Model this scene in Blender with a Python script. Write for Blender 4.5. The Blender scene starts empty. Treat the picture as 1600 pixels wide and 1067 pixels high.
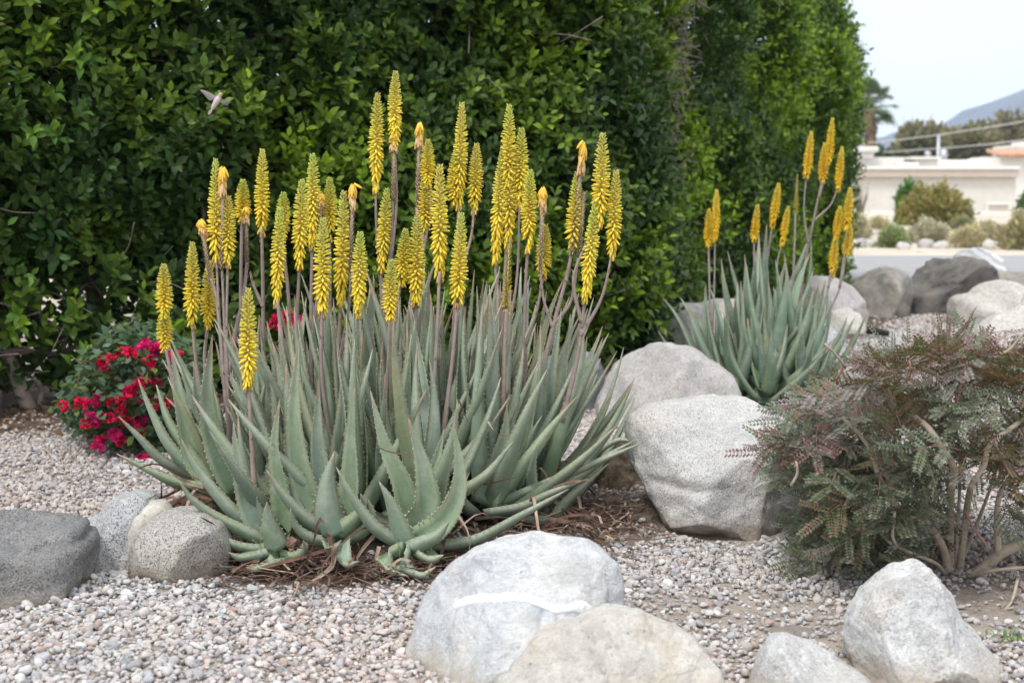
import bpy, math, random
import numpy as np
from mathutils import Vector, Matrix, noise
from mathutils.bvhtree import BVHTree

R = math.radians
rng = np.random.default_rng(7)
random.seed(7)
scene = bpy.context.scene
COL = scene.collection

# ------------------------------------------------------------------ camera
F = 50 / 36 * 1600            # focal length in photo pixels
CX, CY, HOR, EYE = 800.0, 533.5, 305.0, 1.10
PITCH = math.atan((CY - HOR) / F)
cam_d = bpy.data.cameras.new('camera')
cam = bpy.data.objects.new('camera', cam_d)
COL.objects.link(cam)
cam.location = (0, 0, EYE)
cam.rotation_euler = (R(90) - PITCH, 0, 0)
cam_d.lens = 50
cam_d.sensor_width = 36
cam_d.clip_start = 0.05
cam_d.clip_end = 12000
cam_d.dof.use_dof = True
cam_d.dof.focus_distance = 4.5
cam_d.dof.aperture_fstop = 4.0
scene.camera = cam

# ------------------------------------------------------------------ sky, sun, exposure
SUN_AZ, SUN_EL = R(215), R(58)
world = bpy.data.worlds.new('World')
scene.world = world
world.use_nodes = True
nt = world.node_tree
nt.nodes.clear()
out = nt.nodes.new('ShaderNodeOutputWorld')
bg = nt.nodes.new('ShaderNodeBackground')
bg.inputs['Strength'].default_value = 0.1
sky = nt.nodes.new('ShaderNodeTexSky')
sky.sky_type = 'NISHITA'
sky.sun_disc = False
sky.sun_elevation = SUN_EL
sky.sun_rotation = SUN_AZ
tc = nt.nodes.new('ShaderNodeTexCoord')
mp = nt.nodes.new('ShaderNodeMapping')
mp.inputs['Scale'].default_value = (2.2, 2.2, 6.0)
mp.inputs['Location'].default_value = (0.4, 1.3, 0.2)
nz = nt.nodes.new('ShaderNodeTexNoise')
nz.inputs['Scale'].default_value = 1.3
nz.inputs['Detail'].default_value = 6
nz.inputs['Roughness'].default_value = 0.55
rp = nt.nodes.new('ShaderNodeValToRGB')
rp.color_ramp.elements[0].position = 0.36
rp.color_ramp.elements[0].color = (0.66, 0.66, 0.66, 1)
rp.color_ramp.elements[1].position = 0.56
rp.color_ramp.elements[1].color = (1, 1, 1, 1)
mx = nt.nodes.new('ShaderNodeMix')
mx.data_type = 'RGBA'
mx.inputs[7].default_value = (10.0, 10.05, 10.15, 1)
nt.links.new(tc.outputs['Generated'], mp.inputs['Vector'])
nt.links.new(mp.outputs[0], nz.inputs['Vector'])
nt.links.new(nz.outputs['Fac'], rp.inputs['Fac'])
nt.links.new(rp.outputs['Color'], mx.inputs[0])
nt.links.new(sky.outputs[0], mx.inputs[6])
nt.links.new(mx.outputs[2], bg.inputs['Color'])
nt.links.new(bg.outputs[0], out.inputs['Surface'])

sun_d = bpy.data.lights.new('sun', 'SUN')
sun_d.energy = 1.5
sun_d.angle = R(14)
sun_d.color = (1.0, 0.955, 0.89)
sun = bpy.data.objects.new('sun', sun_d)
COL.objects.link(sun)
sdir = Vector((math.sin(SUN_AZ) * math.cos(SUN_EL), math.cos(SUN_AZ) * math.cos(SUN_EL), math.sin(SUN_EL)))
sun.rotation_euler = sdir.to_track_quat('Z', 'Y').to_euler()
sun.location = sdir * 30

vs = scene.view_settings
vs.view_transform = 'Standard'
vs.look = 'None'
vs.exposure = 0.95
vs.gamma = 1
vs.use_curve_mapping = False
scene.cycles.use_denoising = True
scene.cycles.max_bounces = 8
scene.cycles.transparent_max_bounces = 8
scene.cycles.volume_bounces = 0

# ------------------------------------------------------------------ helpers
CP, SP = math.cos(PITCH), math.sin(PITCH)


def at(px, py, Y):
    """world point on the sight line of photo pixel (px,py) at distance Y"""
    a, b = (px - CX) / F, (CY - py) / F
    d = Vector((a, CP + b * SP, -SP + b * CP))
    t = Y / d.y
    return Vector((d.x * t, Y, EYE + d.z * t))


def gnd(px, py):
    a, b = (px - CX) / F, (CY - py) / F
    d = Vector((a, CP + b * SP, -SP + b * CP))
    t = -EYE / d.z
    return Vector((d.x * t, d.y * t, 0))


def proj(P):
    P = np.asarray(P, float)
    dy = P[..., 1]
    dz = P[..., 2] - EYE
    fw = dy * CP - dz * SP
    up = dy * SP + dz * CP
    return CX + F * P[..., 0] / fw, CY - F * up / fw


OFF = {}


def tag(o, label=None, cat=None, group=None, kind=None):
    for k, v in (('label', label), ('category', cat), ('group', group), ('kind', kind)):
        if v:
            o[k] = v
    return o


def root(name, loc, label, cat, group=None):
    o = bpy.data.objects.new(name, None)
    COL.objects.link(o)
    o.location = loc
    o.empty_display_size = 0.1
    OFF[o] = Vector(loc)
    return tag(o, label, cat, group)


def new_mesh(name, V, Fc, mat, col=None, smooth=True):
    V = np.ascontiguousarray(V, dtype=np.float32).reshape(-1, 3)
    me = bpy.data.meshes.new(name)
    if isinstance(Fc, np.ndarray):
        nf, k = Fc.shape
        me.vertices.add(len(V))
        me.vertices.foreach_set('co', V.ravel())
        me.loops.add(nf * k)
        me.loops.foreach_set('vertex_index', np.ascontiguousarray(Fc, dtype=np.int32).ravel())
        me.polygons.add(nf)
        me.polygons.foreach_set('loop_start', np.arange(0, nf * k, k, dtype=np.int32))
        me.update(calc_edges=True)
        me.validate()
    else:
        me.from_pydata(V.tolist(), [], [tuple(int(i) for i in f) for f in Fc])
    if col is not None:
        ca = me.color_attributes.new('Col', 'FLOAT_COLOR', 'POINT')
        c4 = np.ones((len(V), 4), np.float32)
        c4[:, :3] = col
        ca.data.foreach_set('color', c4.ravel())
    if smooth:
        me.polygons.foreach_set('use_smooth', np.ones(len(me.polygons), dtype=bool))
    me.materials.append(mat)
    return me


def mk(name, V, Fc, mat, parent=None, col=None, smooth=True, origin=None):
    """link a mesh given in world coordinates; parts are stored relative to their thing"""
    off = OFF[parent] if parent is not None else Vector(origin if origin is not None else (0, 0, 0))
    V = np.asarray(V, float).reshape(-1, 3) - np.array(off)
    o = bpy.data.objects.new(name, new_mesh(name, V, Fc, mat, col, smooth))
    COL.objects.link(o)
    if parent is not None:
        o.parent = parent
        OFF[o] = off
    else:
        o.location = off
        OFF[o] = off
    return o


def inst(name, mesh, M, parent):
    """an object sharing mesh data, world matrix M, child of parent"""
    o = bpy.data.objects.new(name, mesh)
    COL.objects.link(o)
    if parent is not None:
        o.parent = parent
        o.matrix_local = Matrix.Translation(-OFF[parent]) @ M
    else:
        o.matrix_world = M
    return o


class MB:
    def __init__(s):
        s.V, s.F, s.C, s.n = [], [], [], 0

    def add(s, V, Fc, col=(1, 1, 1)):
        V = np.asarray(V, float).reshape(-1, 3)
        s.V.append(V)
        s.F.extend([tuple(int(i) + s.n for i in f) for f in Fc])
        c = np.asarray(col, float)
        s.C.append(np.broadcast_to(c, (len(V), 3)) if c.ndim == 1 else c)
        s.n += len(V)

    def box(s, lo, hi, col=(1, 1, 1)):
        x0, y0, z0 = lo
        x1, y1, z1 = hi
        V = [(x0, y0, z0), (x1, y0, z0), (x1, y1, z0), (x0, y1, z0), (x0, y0, z1), (x1, y0, z1), (x1, y1, z1), (x0, y1, z1)]
        s.add(V, [(0, 3, 2, 1), (4, 5, 6, 7), (0, 1, 5, 4), (1, 2, 6, 5), (2, 3, 7, 6), (3, 0, 4, 7)], col)

    def tube(s, P, r, n=6, col=(1, 1, 1), cap=True):
        V, Fc = tube_geo(P, r, n, cap)
        s.add(V, Fc, col)

    def arr(s):
        return np.concatenate(s.V), s.F, np.concatenate(s.C)

    def build(s, name, mat, parent=None, smooth=True, origin=None):
        V, Fc, C = s.arr()
        return mk(name, V, Fc, mat, parent, C, smooth, origin)


def smooth_path(P, n):
    """Catmull-Rom through points"""
    P = np.asarray([tuple(p) for p in P], float)
    if len(P) == 2:
        t = np.linspace(0, 1, n)[:, None]
        return P[0] * (1 - t) + P[1] * t
    Q = np.vstack([2 * P[0] - P[1], P, 2 * P[-1] - P[-2]])
    res = []
    m = len(P) - 1
    for k in np.linspace(0, m - 1e-6, n):
        i = int(k)
        t = k - i
        a, b, c, d = Q[i], Q[i + 1], Q[i + 2], Q[i + 3]
        res.append(0.5 * ((2 * b) + (-a + c) * t + (2 * a - 5 * b + 4 * c - d) * t * t + (-a + 3 * b - 3 * c + d) * t ** 3))
    return np.array(res)


def frames(P, up):
    T = np.gradient(P, axis=0)
    T /= np.linalg.norm(T, axis=1)[:, None] + 1e-9
    up = np.broadcast_to(np.asarray(up, float), P.shape)
    W = np.cross(T, up)
    W /= np.linalg.norm(W, axis=1)[:, None] + 1e-9
    N = np.cross(W, T)
    return T, W, N


def tube_geo(P, r, n=6, cap=True):
    P = np.asarray([tuple(p) for p in P], float)
    m = len(P)
    r = np.interp(np.linspace(0, 1, m), np.linspace(0, 1, len(r)), r) if np.ndim(r) else np.full(m, float(r))
    d = P[-1] - P[0]
    ref = (0, 1, 0) if abs(d[1]) < 0.8 * np.linalg.norm(d) else (1, 0, 0)
    T, W, N = frames(P, ref)
    a = np.arange(n) * 2 * np.pi / n
    V = P[:, None, :] + r[:, None, None] * (np.cos(a)[None, :, None] * W[:, None, :] + np.sin(a)[None, :, None] * N[:, None, :])
    V = V.reshape(-1, 3)
    Fc = []
    for i in range(m - 1):
        for j in range(n):
            k = (j + 1) % n
            Fc.append((i * n + j, i * n + k, (i + 1) * n + k, (i + 1) * n + j))
    if cap:
        Fc.append(tuple(range((m - 1) * n, m * n)))
        Fc.append(tuple(range(n - 1, -1, -1)))
    return V, Fc


# ------------------------------------------------------------------ materials
def mat_new(name):
    m = bpy.data.materials.new(name)
    m.use_nodes = True
    t = m.node_tree
    t.nodes.clear()
    o = t.nodes.new('ShaderNodeOutputMaterial')
    b = t.nodes.new('ShaderNodeBsdfPrincipled')
    t.links.new(b.outputs[0], o.inputs['Surface'])
    return m, t, b, o


def noise_node(t, scale, detail=5, rough=0.55, vec=None, dist=0):
    n = t.nodes.new('ShaderNodeTexNoise')
    n.inputs['Scale'].default_value = scale
    n.inputs['Detail'].default_value = detail
    n.inputs['Roughness'].default_value = rough
    n.inputs['Distortion'].default_value = dist
    if vec is not None:
        t.links.new(vec, n.inputs['Vector'])
    return n.outputs['Fac']


def ramp(t, fac, stops, interp='LINEAR'):
    r = t.nodes.new('ShaderNodeValToRGB')
    r.color_ramp.interpolation = interp
    el = r.color_ramp.elements
    while len(el) < len(stops):
        el.new(0.5)
    for e, (p, c) in zip(el, stops):
        e.position = p
        e.color = (*c, 1) if len(c) == 3 else c
    t.links.new(fac, r.inputs['Fac'])
    return r.outputs['Color']


def mix(t, a, b, fac, mode='MIX'):
    m = t.nodes.new('ShaderNodeMix')
    m.data_type = 'RGBA'
    m.blend_type = mode
    for s, v in ((0, fac), (6, a), (7, b)):
        if isinstance(v, (int, float)):
            m.inputs[s].default_value = v
        elif isinstance(v, tuple):
            m.inputs[s].default_value = (*v, 1) if len(v) == 3 else v
        else:
            t.links.new(v, m.inputs[s])
    return m.outputs[2]


def bump(t, b, h, strength=0.4, dist=0.01):
    n = t.nodes.new('ShaderNodeBump')
    n.inputs['Strength'].default_value = strength
    n.inputs['Distance'].default_value = dist
    t.links.new(h, n.inputs['Height'])
    t.links.new(n.outputs[0], b.inputs['Normal'])


def coords(t, kind='Object', scale=None):
    c = t.nodes.new('ShaderNodeTexCoord').outputs[kind]
    if scale:
        m = t.nodes.new('ShaderNodeMapping')
        m.inputs['Scale'].default_value = scale
        t.links.new(c, m.inputs['Vector'])
        c = m.outputs[0]
    return c


BW = lambda v: (v, v, v)


def leafy(name, rough=0.4, trans=0.25, spec=0.4, tint=(1.5, 1.5, 0.5), vary=0.25, nscale=30):
    """vertex-coloured plant tissue with some light passing through"""
    m, t, b, o = mat_new(name)
    a = t.nodes.new('ShaderNodeVertexColor')
    a.layer_name = 'Col'
    f = noise_node(t, nscale, 4, 0.6, coords(t))
    c = mix(t, a.outputs[0], ramp(t, f, [(0.3, BW(1 - vary)), (0.7, BW(1 + vary))]), 1.0, 'MULTIPLY')
    t.links.new(c, b.inputs['Base Color'])
    b.inputs['Roughness'].default_value = rough
    b.inputs['Specular IOR Level'].default_value = spec
    if trans > 0:
        tr = t.nodes.new('ShaderNodeBsdfTranslucent')
        t.links.new(mix(t, c, tint, 1.0, 'MULTIPLY'), tr.inputs['Color'])
        ms = t.nodes.new('ShaderNodeMixShader')
        ms.inputs[0].default_value = trans
        t.links.new(b.outputs[0], ms.inputs[1])
        t.links.new(tr.outputs[0], ms.inputs[2])
        t.links.new(ms.outputs[0], o.inputs['Surface'])
    return m


def plain(name, c, rough=0.7, vary=0.2, nscale=8, bmp=0.0, spec=0.3, metal=0):
    m, t, b, o = mat_new(name)
    co = coords(t)
    f = noise_node(t, nscale, 6, 0.6, co)
    lo = tuple(v * (1 - vary) for v in c)
    hi = tuple(min(1, v * (1 + vary)) for v in c)
    t.links.new(ramp(t, f, [(0.3, lo), (0.7, hi)]), b.inputs['Base Color'])
    b.inputs['Roughness'].default_value = rough
    b.inputs['Specular IOR Level'].default_value = spec
    b.inputs['Metallic'].default_value = metal
    if bmp:
        bump(t, b, noise_node(t, nscale * 5, 6, 0.65, co), bmp, 0.01)
    return m


def rock_mat(name, lo, hi, speck=0.0, speck_col=(0.05, 0.05, 0.055), warm=None, warm_amt=0.0, dark=None, dark_amt=0.0,
             stripe=None, big=2.5, sscale=130, bmp=0.5, dust=None, crack=0):
    m, t, b, o = mat_new(name)
    co = coords(t)
    c = ramp(t, noise_node(t, big, 9, 0.62, co, 0.4), [(0.32, lo), (0.66, hi)])
    c = mix(t, c, ramp(t, noise_node(t, 22, 6, 0.7, co), [(0.3, BW(0.86)), (0.7, BW(1.1))]), 1.0, 'MULTIPLY')
    # grain and pits
    c = mix(t, c, ramp(t, noise_node(t, 75, 8, 0.78, co), [(0.32, BW(0.82)), (0.5, BW(1.04)), (0.68, BW(1.2))]), 1.0, 'MULTIPLY')
    c = mix(t, c, ramp(t, noise_node(t, 48, 5, 0.6, coords(t, scale=(1, 1.2, 1.5))), [(0.27, BW(0.45)), (0.36, BW(1))]), 1.0, 'MULTIPLY')
    if crack:
        ve = t.nodes.new('ShaderNodeTexVoronoi')
        ve.feature = 'DISTANCE_TO_EDGE'
        ve.inputs['Scale'].default_value = crack
        va = t.nodes.new('ShaderNodeVectorMath')
        va.operation = 'MULTIPLY_ADD'
        va.inputs[1].default_value = (0.16, 0.16, 0.16)
        nn_ = t.nodes.new('ShaderNodeTexNoise')
        nn_.inputs['Scale'].default_value = 7
        nn_.inputs['Detail'].default_value = 7
        t.links.new(co, nn_.inputs['Vector'])
        t.links.new(nn_.outputs['Color'], va.inputs[0])
        t.links.new(co, va.inputs[2])
        t.links.new(va.outputs[0], ve.inputs['Vector'])
        cm = ramp(t, ve.outputs['Distance'], [(0.0, BW(0.62)), (0.016, BW(1))])
        c = mix(t, c, cm, ramp(t, noise_node(t, 4, 3, 0.5, co), [(0.45, BW(0)), (0.6, BW(1))]), 'MULTIPLY')
    if stripe:
        w = t.nodes.new('ShaderNodeTexWave')
        mpn = t.nodes.new('ShaderNodeMapping')
        mpn.inputs['Rotation'].default_value = stripe[1]
        t.links.new(co, mpn.inputs['Vector'])
        t.links.new(mpn.outputs[0], w.inputs['Vector'])
        w.inputs['Scale'].default_value = stripe[2]
        w.inputs['Distortion'].default_value = 6
        w.inputs['Detail'].default_value = 5
        w.inputs['Detail Roughness'].default_value = 0.65
        c = mix(t, c, stripe[0], ramp(t, w.outputs['Fac'], [(0.35, BW(0.75)), (0.62, BW(0))]))
    if dark:
        c = mix(t, c, dark, ramp(t, noise_node(t, big * 2.1, 8, 0.66, co, 0.8), [(0.5, BW(0)), (0.68, BW(dark_amt))]))
    if warm:
        c = mix(t, c, warm, ramp(t, noise_node(t, big * 1.3, 7, 0.6, coords(t, scale=(1.1, 0.9, 1.3))), [(0.46, BW(0)), (0.66, BW(warm_amt))]))
    if speck:
        v = t.nodes.new('ShaderNodeTexVoronoi')
        v.inputs['Scale'].default_value = sscale
        v.inputs['Randomness'].default_value = 1
        t.links.new(co, v.inputs['Vector'])
        cr = t.nodes.new('ShaderNodeSeparateColor')
        t.links.new(v.outputs['Color'], cr.inputs[0])
        c = mix(t, c, speck_col, ramp(t, cr.outputs[0], [(0.0, BW(speck)), (0.22, BW(speck * 0.8)), (0.34, BW(0))]))
        c = mix(t, c, tuple(min(0.9, h * 1.25) for h in hi), ramp(t, cr.outputs[1], [(0.6, BW(0)), (0.8, BW(speck * 0.7))]))
    if dust:
        # soil splashed on the foot of the stone
        sx = t.nodes.new('ShaderNodeSeparateXYZ')
        t.links.new(co, sx.inputs[0])
        ad = t.nodes.new('ShaderNodeMath')
        ad.operation = 'MULTIPLY_ADD'
        ad.inputs[1].default_value = 0.16
        t.links.new(noise_node(t, 9, 6, 0.7, co), ad.inputs[0])
        t.links.new(sx.outputs[2], ad.inputs[2])
        c = mix(t, c, dust, ramp(t, ad.outputs[0], [(0.085, BW(0.75)), (0.15, BW(0))]))
    t.links.new(c, b.inputs['Base Color'])
    b.inputs['Roughness'].default_value = 0.82
    b.inputs['Specular IOR Level'].default_value = 0.25
    h1 = noise_node(t, 14, 9, 0.7, co)
    h2 = noise_node(t, 120, 4, 0.7, co)
    ad = t.nodes.new('ShaderNodeMath')
    ad.operation = 'MULTIPLY_ADD'
    ad.inputs[1].default_value = 0.3
    t.links.new(h2, ad.inputs[0])
    t.links.new(h1, ad.inputs[2])
    bump(t, b, ad.outputs[0], min(1, bmp * 1.5), 0.03)
    return m


M = {}
M['hedge'] = leafy('hedge_leaf', 0.46, 0.22, 0.28, (1.6, 1.7, 0.5), 0.2, 25)
M['bark'] = plain('bark', (0.16, 0.13, 0.11), 0.9, 0.4, 12, 0.6)
M['twig'] = plain('twig', (0.26, 0.21, 0.19), 0.9, 0.35, 12)
M['petal'] = leafy('petal', 0.55, 0.25, 0.25, (1.05, 1.05, 0.8), 0.12, 60)
M['bract'] = leafy('bract', 0.6, 0.35, 0.2, (1.2, 0.7, 0.9), 0.2, 40)
M['smallleaf'] = leafy('small_leaf', 0.5, 0.2, 0.35, (1.4, 1.5, 0.5), 0.2, 30)
M['dry'] = leafy('dry_leaf', 0.8, 0.1, 0.15, (1.2, 1.0, 0.7), 0.35, 35)
M['vcol'] = leafy('stem', 0.7, 0.0, 0.25, vary=0.2, nscale=40)


def aloe_mat():
    m, t, b, o = mat_new('aloe_leaf')
    a = t.nodes.new('ShaderNodeVertexColor')
    a.layer_name = 'Col'
    co = coords(t)
    c = mix(t, a.outputs[0], ramp(t, noise_node(t, 6, 6, 0.6, co), [(0.3, (0.8, 0.84, 0.8)), (0.7, (1.14, 1.1, 1.12))]), 1.0, 'MULTIPLY')
    c = mix(t, c, ramp(t, noise_node(t, 90, 4, 0.7, co), [(0.3, BW(0.9)), (0.7, BW(1.08))]), 1.0, 'MULTIPLY')
    # dusty bloom and brown nicks
    c = mix(t, c, (0.42, 0.44, 0.38), ramp(t, noise_node(t, 17, 7, 0.7, co), [(0.48, BW(0)), (0.72, BW(0.5))]))
    c = mix(t, c, (0.2, 0.13, 0.07), ramp(t, noise_node(t, 38, 3, 0.6, co), [(0.68, BW(0)), (0.74, BW(0.7))]))
    t.links.new(c, b.inputs['Base Color'])
    b.inputs['Roughness'].default_value = 0.5
    b.inputs['Specular IOR Level'].default_value = 0.35
    bump(t, b, noise_node(t, 45, 5, 0.6, co), 0.12, 0.004)
    return m


M['aloe'] = aloe_mat()


def ground_mat():
    m, t, b, o = mat_new('ground')
    co = coords(t)
    sand = ramp(t, noise_node(t, 6, 9, 0.7, co), [(0.3, (0.23, 0.195, 0.165)), (0.7, (0.38, 0.335, 0.295))])
    grit = ramp(t, noise_node(t, 160, 3, 0.7, co), [(0.3, BW(0.62)), (0.7, BW(1.3))])
    c = mix(t, sand, grit, 1.0, 'MULTIPLY')
    # desert verge across the road
    far = ramp(t, noise_node(t, 0.7, 8, 0.65, co), [(0.3, (0.40, 0.35, 0.28)), (0.7, (0.56, 0.50, 0.42))])
    sx = t.nodes.new('ShaderNodeSeparateXYZ')
    t.links.new(co, sx.inputs[0])
    mr = t.nodes.new('ShaderNodeMapRange')
    mr.inputs[1].default_value = 12
    mr.inputs[2].default_value = 17
    t.links.new(sx.outputs[1], mr.inputs[0])
    c = mix(t, c, far, mr.outputs[0])
    # dark soil and leaf mould under the hedge and the aloe
    a = t.nodes.new('ShaderNodeVertexColor')
    a.layer_name = 'Col'
    sc = t.nodes.new('ShaderNodeSeparateColor')
    t.links.new(a.outputs[0], sc.inputs[0])
    soil = ramp(t, noise_node(t, 30, 7, 0.7, co), [(0.3, (0.045, 0.033, 0.024)), (0.7, (0.16, 0.115, 0.085))])
    c = mix(t, c, soil, sc.outputs[0])
    t.links.new(c, b.inputs['Base Color'])
    b.inputs['Roughness'].default_value = 0.95
    b.inputs['Specular IOR Level'].default_value = 0.15
    bump(t, b, noise_node(t, 70, 7, 0.7, co), 0.5, 0.012)
    return m


def pebble_mat():
    m, t, b, o = mat_new('pebble')
    oi = t.nodes.new('ShaderNodeObjectInfo')
    c = ramp(t, oi.outputs['Random'], [
        (0.0, (0.52, 0.50, 0.48)), (0.12, (0.38, 0.385, 0.40)), (0.22, (0.62, 0.61, 0.595)), (0.34, (0.52, 0.46, 0.43)),
        (0.44, (0.25, 0.26, 0.285)), (0.5, (0.60, 0.53, 0.50)), (0.6, (0.44, 0.46, 0.49)), (0.7, (0.70, 0.695, 0.685)),
        (0.8, (0.54, 0.50, 0.45)), (0.88, (0.42, 0.33, 0.29)), (0.94, (0.55, 0.555, 0.565)), (1.0, (0.16, 0.165, 0.18))])
    g = t.nodes.new('ShaderNodeNewGeometry')
    # patches where pinker stone was spread
    pk = ramp(t, noise_node(t, 0.55, 3, 0.5, g.outputs['Position']), [(0.40, (0.84, 0.845, 0.85)), (0.62, (0.90, 0.81, 0.77))])
    c = mix(t, c, pk, 1.0, 'MULTIPLY')
    c = mix(t, c, ramp(t, noise_node(t, 75, 5, 0.7, g.outputs['Position']), [(0.3, BW(0.70)), (0.7, BW(1.14))]), 1.0, 'MULTIPLY')
    t.links.new(c, b.inputs['Base Color'])
    b.inputs['Roughness'].default_value = 0.85
    b.inputs['Specular IOR Level'].default_value = 0.2
    return m


M['ground'] = ground_mat()
M['pebble'] = pebble_mat()
M['asphalt'] = plain('asphalt', (0.27, 0.27, 0.275), 0.9, 0.12, 3, 0.3)
M['stucco'] = plain('stucco', (0.58, 0.56, 0.52), 0.9, 0.06, 2, 0.2)
M['fascia'] = plain('fascia', (0.46, 0.40, 0.345), 0.85, 0.06, 2)
M['coping'] = plain('coping', (0.70, 0.68, 0.65), 0.8, 0.05, 2)
M['tile'] = plain('roof_tile', (0.52, 0.30, 0.20), 0.8, 0.2, 3)
M['metal'] = plain('galvanised', (0.42, 0.45, 0.48), 0.45, 0.08, 5, metal=0.6)
M['darkmetal'] = plain('dark_metal', (0.02, 0.02, 0.02), 0.5, 0.2, 9)
M['wire'] = plain('wire', (0.55, 0.55, 0.55), 0.6, 0.05, 3)
M['mountain'] = plain('mountain', (0.13, 0.13, 0.14), 1.0, 0.3, 0.006)
M['bird'] = leafy('feather', 0.7, 0.0, 0.2, vary=0.15, nscale=300)
M['birdwing'] = leafy('wing_feather', 0.6, 0.3, 0.2, (1, 1, 1), 0.15, 200)

# ------------------------------------------------------------------ ground, road, mountain
HEDGE_NEAR = np.array([(-5.2, 5.0), (-3.9, 6.1), (-2.6, 7.0), (-1.5, 7.75), (-0.4, 8.35), (0.45, 8.85), (0.85, 9.4), (1.0, 10.2)])
HEDGE_FAR = np.array([(0.75, 10.6), (1.12, 10.75), (1.75, 11.9), (2.45, 13.5), (3.2, 15.2), (3.95, 16.9), (4.3, 17.6), (4.25, 18.1), (3.7, 18.3)])
ALOE_C = np.array([-0.45, 4.75])


def line_dist(x, y, L):
    d = np.full(np.shape(x), 1e9)
    for (ax, ay), (bx, by) in zip(L[:-1], L[1:]):
        vx, vy = bx - ax, by - ay
        t = np.clip(((x - ax) * vx + (y - ay) * vy) / (vx * vx + vy * vy), 0, 1)
        d = np.minimum(d, np.hypot(x - ax - t * vx, y - ay - t * vy))
    return d


def gz(x, y):
    x, y = np.asarray(x, float), np.asarray(y, float)
    w = np.exp(-((y - 6) / 5.5) ** 4) * np.exp(-(x / 7) ** 4)
    z = 0.018 * np.sin(x * 1.7 + 0.6) * np.cos(y * 1.3) + 0.010 * np.sin(x * 4.1 + y * 3.3) + 0.006 * np.cos(x * 7 - y * 6)
    return z * w


def axis(lo, hi, step, far):
    a = list(np.arange(lo, hi, step))
    g, s, neg, pos = step, step, [], []
    x = lo
    while x > -far:
        s *= 1.25
        x -= s
        neg.append(x)
    s, x = step, a[-1]
    while x < far:
        s *= 1.25
        x += s
        pos.append(x)
    return np.array(neg[::-1] + a + pos)


def aloe_mask(x, y):
    r = np.hypot((x - ALOE_C[0]) / 0.80, (y - ALOE_C[1]) / 0.72)
    r2 = np.hypot((x - 1.40) / 0.42, (y - 7.75) / 0.42)
    return np.clip(np.maximum(1.35 - r, 1.3 - r2) / 0.35, 0, 1)


def soil_mask(x, y):
    dn = line_dist(x, y, HEDGE_NEAR)
    df = line_dist(x, y, HEDGE_FAR)
    behind = y > np.interp(x, HEDGE_NEAR[:, 0], HEDGE_NEAR[:, 1])
    h = np.clip((np.where(behind, 1.5, 0.75) - np.minimum(dn, df)) / 0.3, 0, 1)
    return np.maximum(h, aloe_mask(x, y))


xs = axis(-5.5, 6.5, 0.09, 7000)
ys = axis(1.5, 13.5, 0.09, 7000)
gx, gy = np.meshgrid(xs, ys)
GV = np.stack([gx, gy, gz(gx, gy)], -1).reshape(-1, 3)
nx_, ny_ = len(xs), len(ys)
ii = (np.arange(ny_ - 1)[:, None] * nx_ + np.arange(nx_ - 1)[None, :]).ravel()
GF = np.stack([ii, ii + 1, ii + nx_ + 1, ii + nx_], 1)
gcol = np.repeat(soil_mask(GV[:, 0], GV[:, 1])[:, None], 3, 1)
ground = mk('ground', GV, GF, M['ground'], None, gcol)
tag(ground, kind='structure')

rb = MB()
rx = np.linspace(-90, 90, 61)
RY0, RY1 = 18.9, 26.0
V, Fc = [], []
for i, x in enumerate(rx):
    for k, y in enumerate((RY0, 20.5, 22.4, 24.3, RY1)):
        V.append((x, y + 0.06 * noise.noise((x * 0.8, k * 9.1, 0)) if k in (0, 4) else y, 0.006 + 0.05 * (1 - abs(k - 2) / 2) ** 0.7))
for i in range(60):
    for k in range(4):
        a = i * 5 + k
        Fc.append((a, a + 5, a + 6, a + 1))
tag(mk('road', V, Fc, M['asphalt']), kind='structure')

# mountain range
prof = [(-3000, 40), (300, 60), (1150, 50), (1330, 74), (1400, 100), (1450, 106), (1500, 116), (1530, 140), (1560, 160), (1600, 178), (1680, 215), (1800, 255), (2100, 310), (2600, 330), (3600, 240), (5200, 180)]
MY = 2600.0
V, Fc = [], []
nu, nv = 240, 26
for i in range(nu):
    px = -3000 + 8200 * i / (nu - 1)
    top = np.interp(px, [p[0] for p in prof], [p[1] for p in prof]) / F * MY
    for j in range(nv):
        f = j / (nv - 1)
        y = MY - 900 + 1800 * f
        x = (px - CX) / F * MY
        h = top * (math.sin(math.pi * min(1, f)) ** 1.2) if f <= 0.5 else top * math.sin(math.pi * f) ** 1.2
        h += 26 * math.sin(math.pi * f) * noise.fractal((x * 0.004, y * 0.003, 1.7), 1.0, 2.0, 5) - 2
        V.append((x, y, h))
for i in range(nu - 1):
    for j in range(nv - 1):
        a = i * nv + j
        Fc.append((a, a + nv, a + nv + 1, a + 1))
tag(mk('mountain', V, Fc, M['mountain']), kind='structure')

# ------------------------------------------------------------------ boulders
import bmesh
_ico = {}


def ico(sub):
    if sub not in _ico:
        bm = bmesh.new()
        bmesh.ops.create_icosphere(bm, subdivisions=sub, radius=1)
        _ico[sub] = (np.array([v.co[:] for v in bm.verts]), np.array([[v.index for v in f.verts] for f in bm.faces]))
        bm.free()
    return _ico[sub]


BVH = {}


def chips(q):
    """broken facets: every cell tilts its own way, blended at the seams"""
    dd, pp = noise.voronoi(q)
    a = pp[0]
    d = Vector((math.sin(a.x * 12.9 + a.y * 4.1), math.sin(a.y * 9.7 + a.z * 7.3), math.sin(a.z * 11.3 + a.x * 5.9)))
    e = min(1, (dd[1] - dd[0]) * 3.0)
    return (q - a).dot(d) * e * e * (3 - 2 * e)




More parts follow.
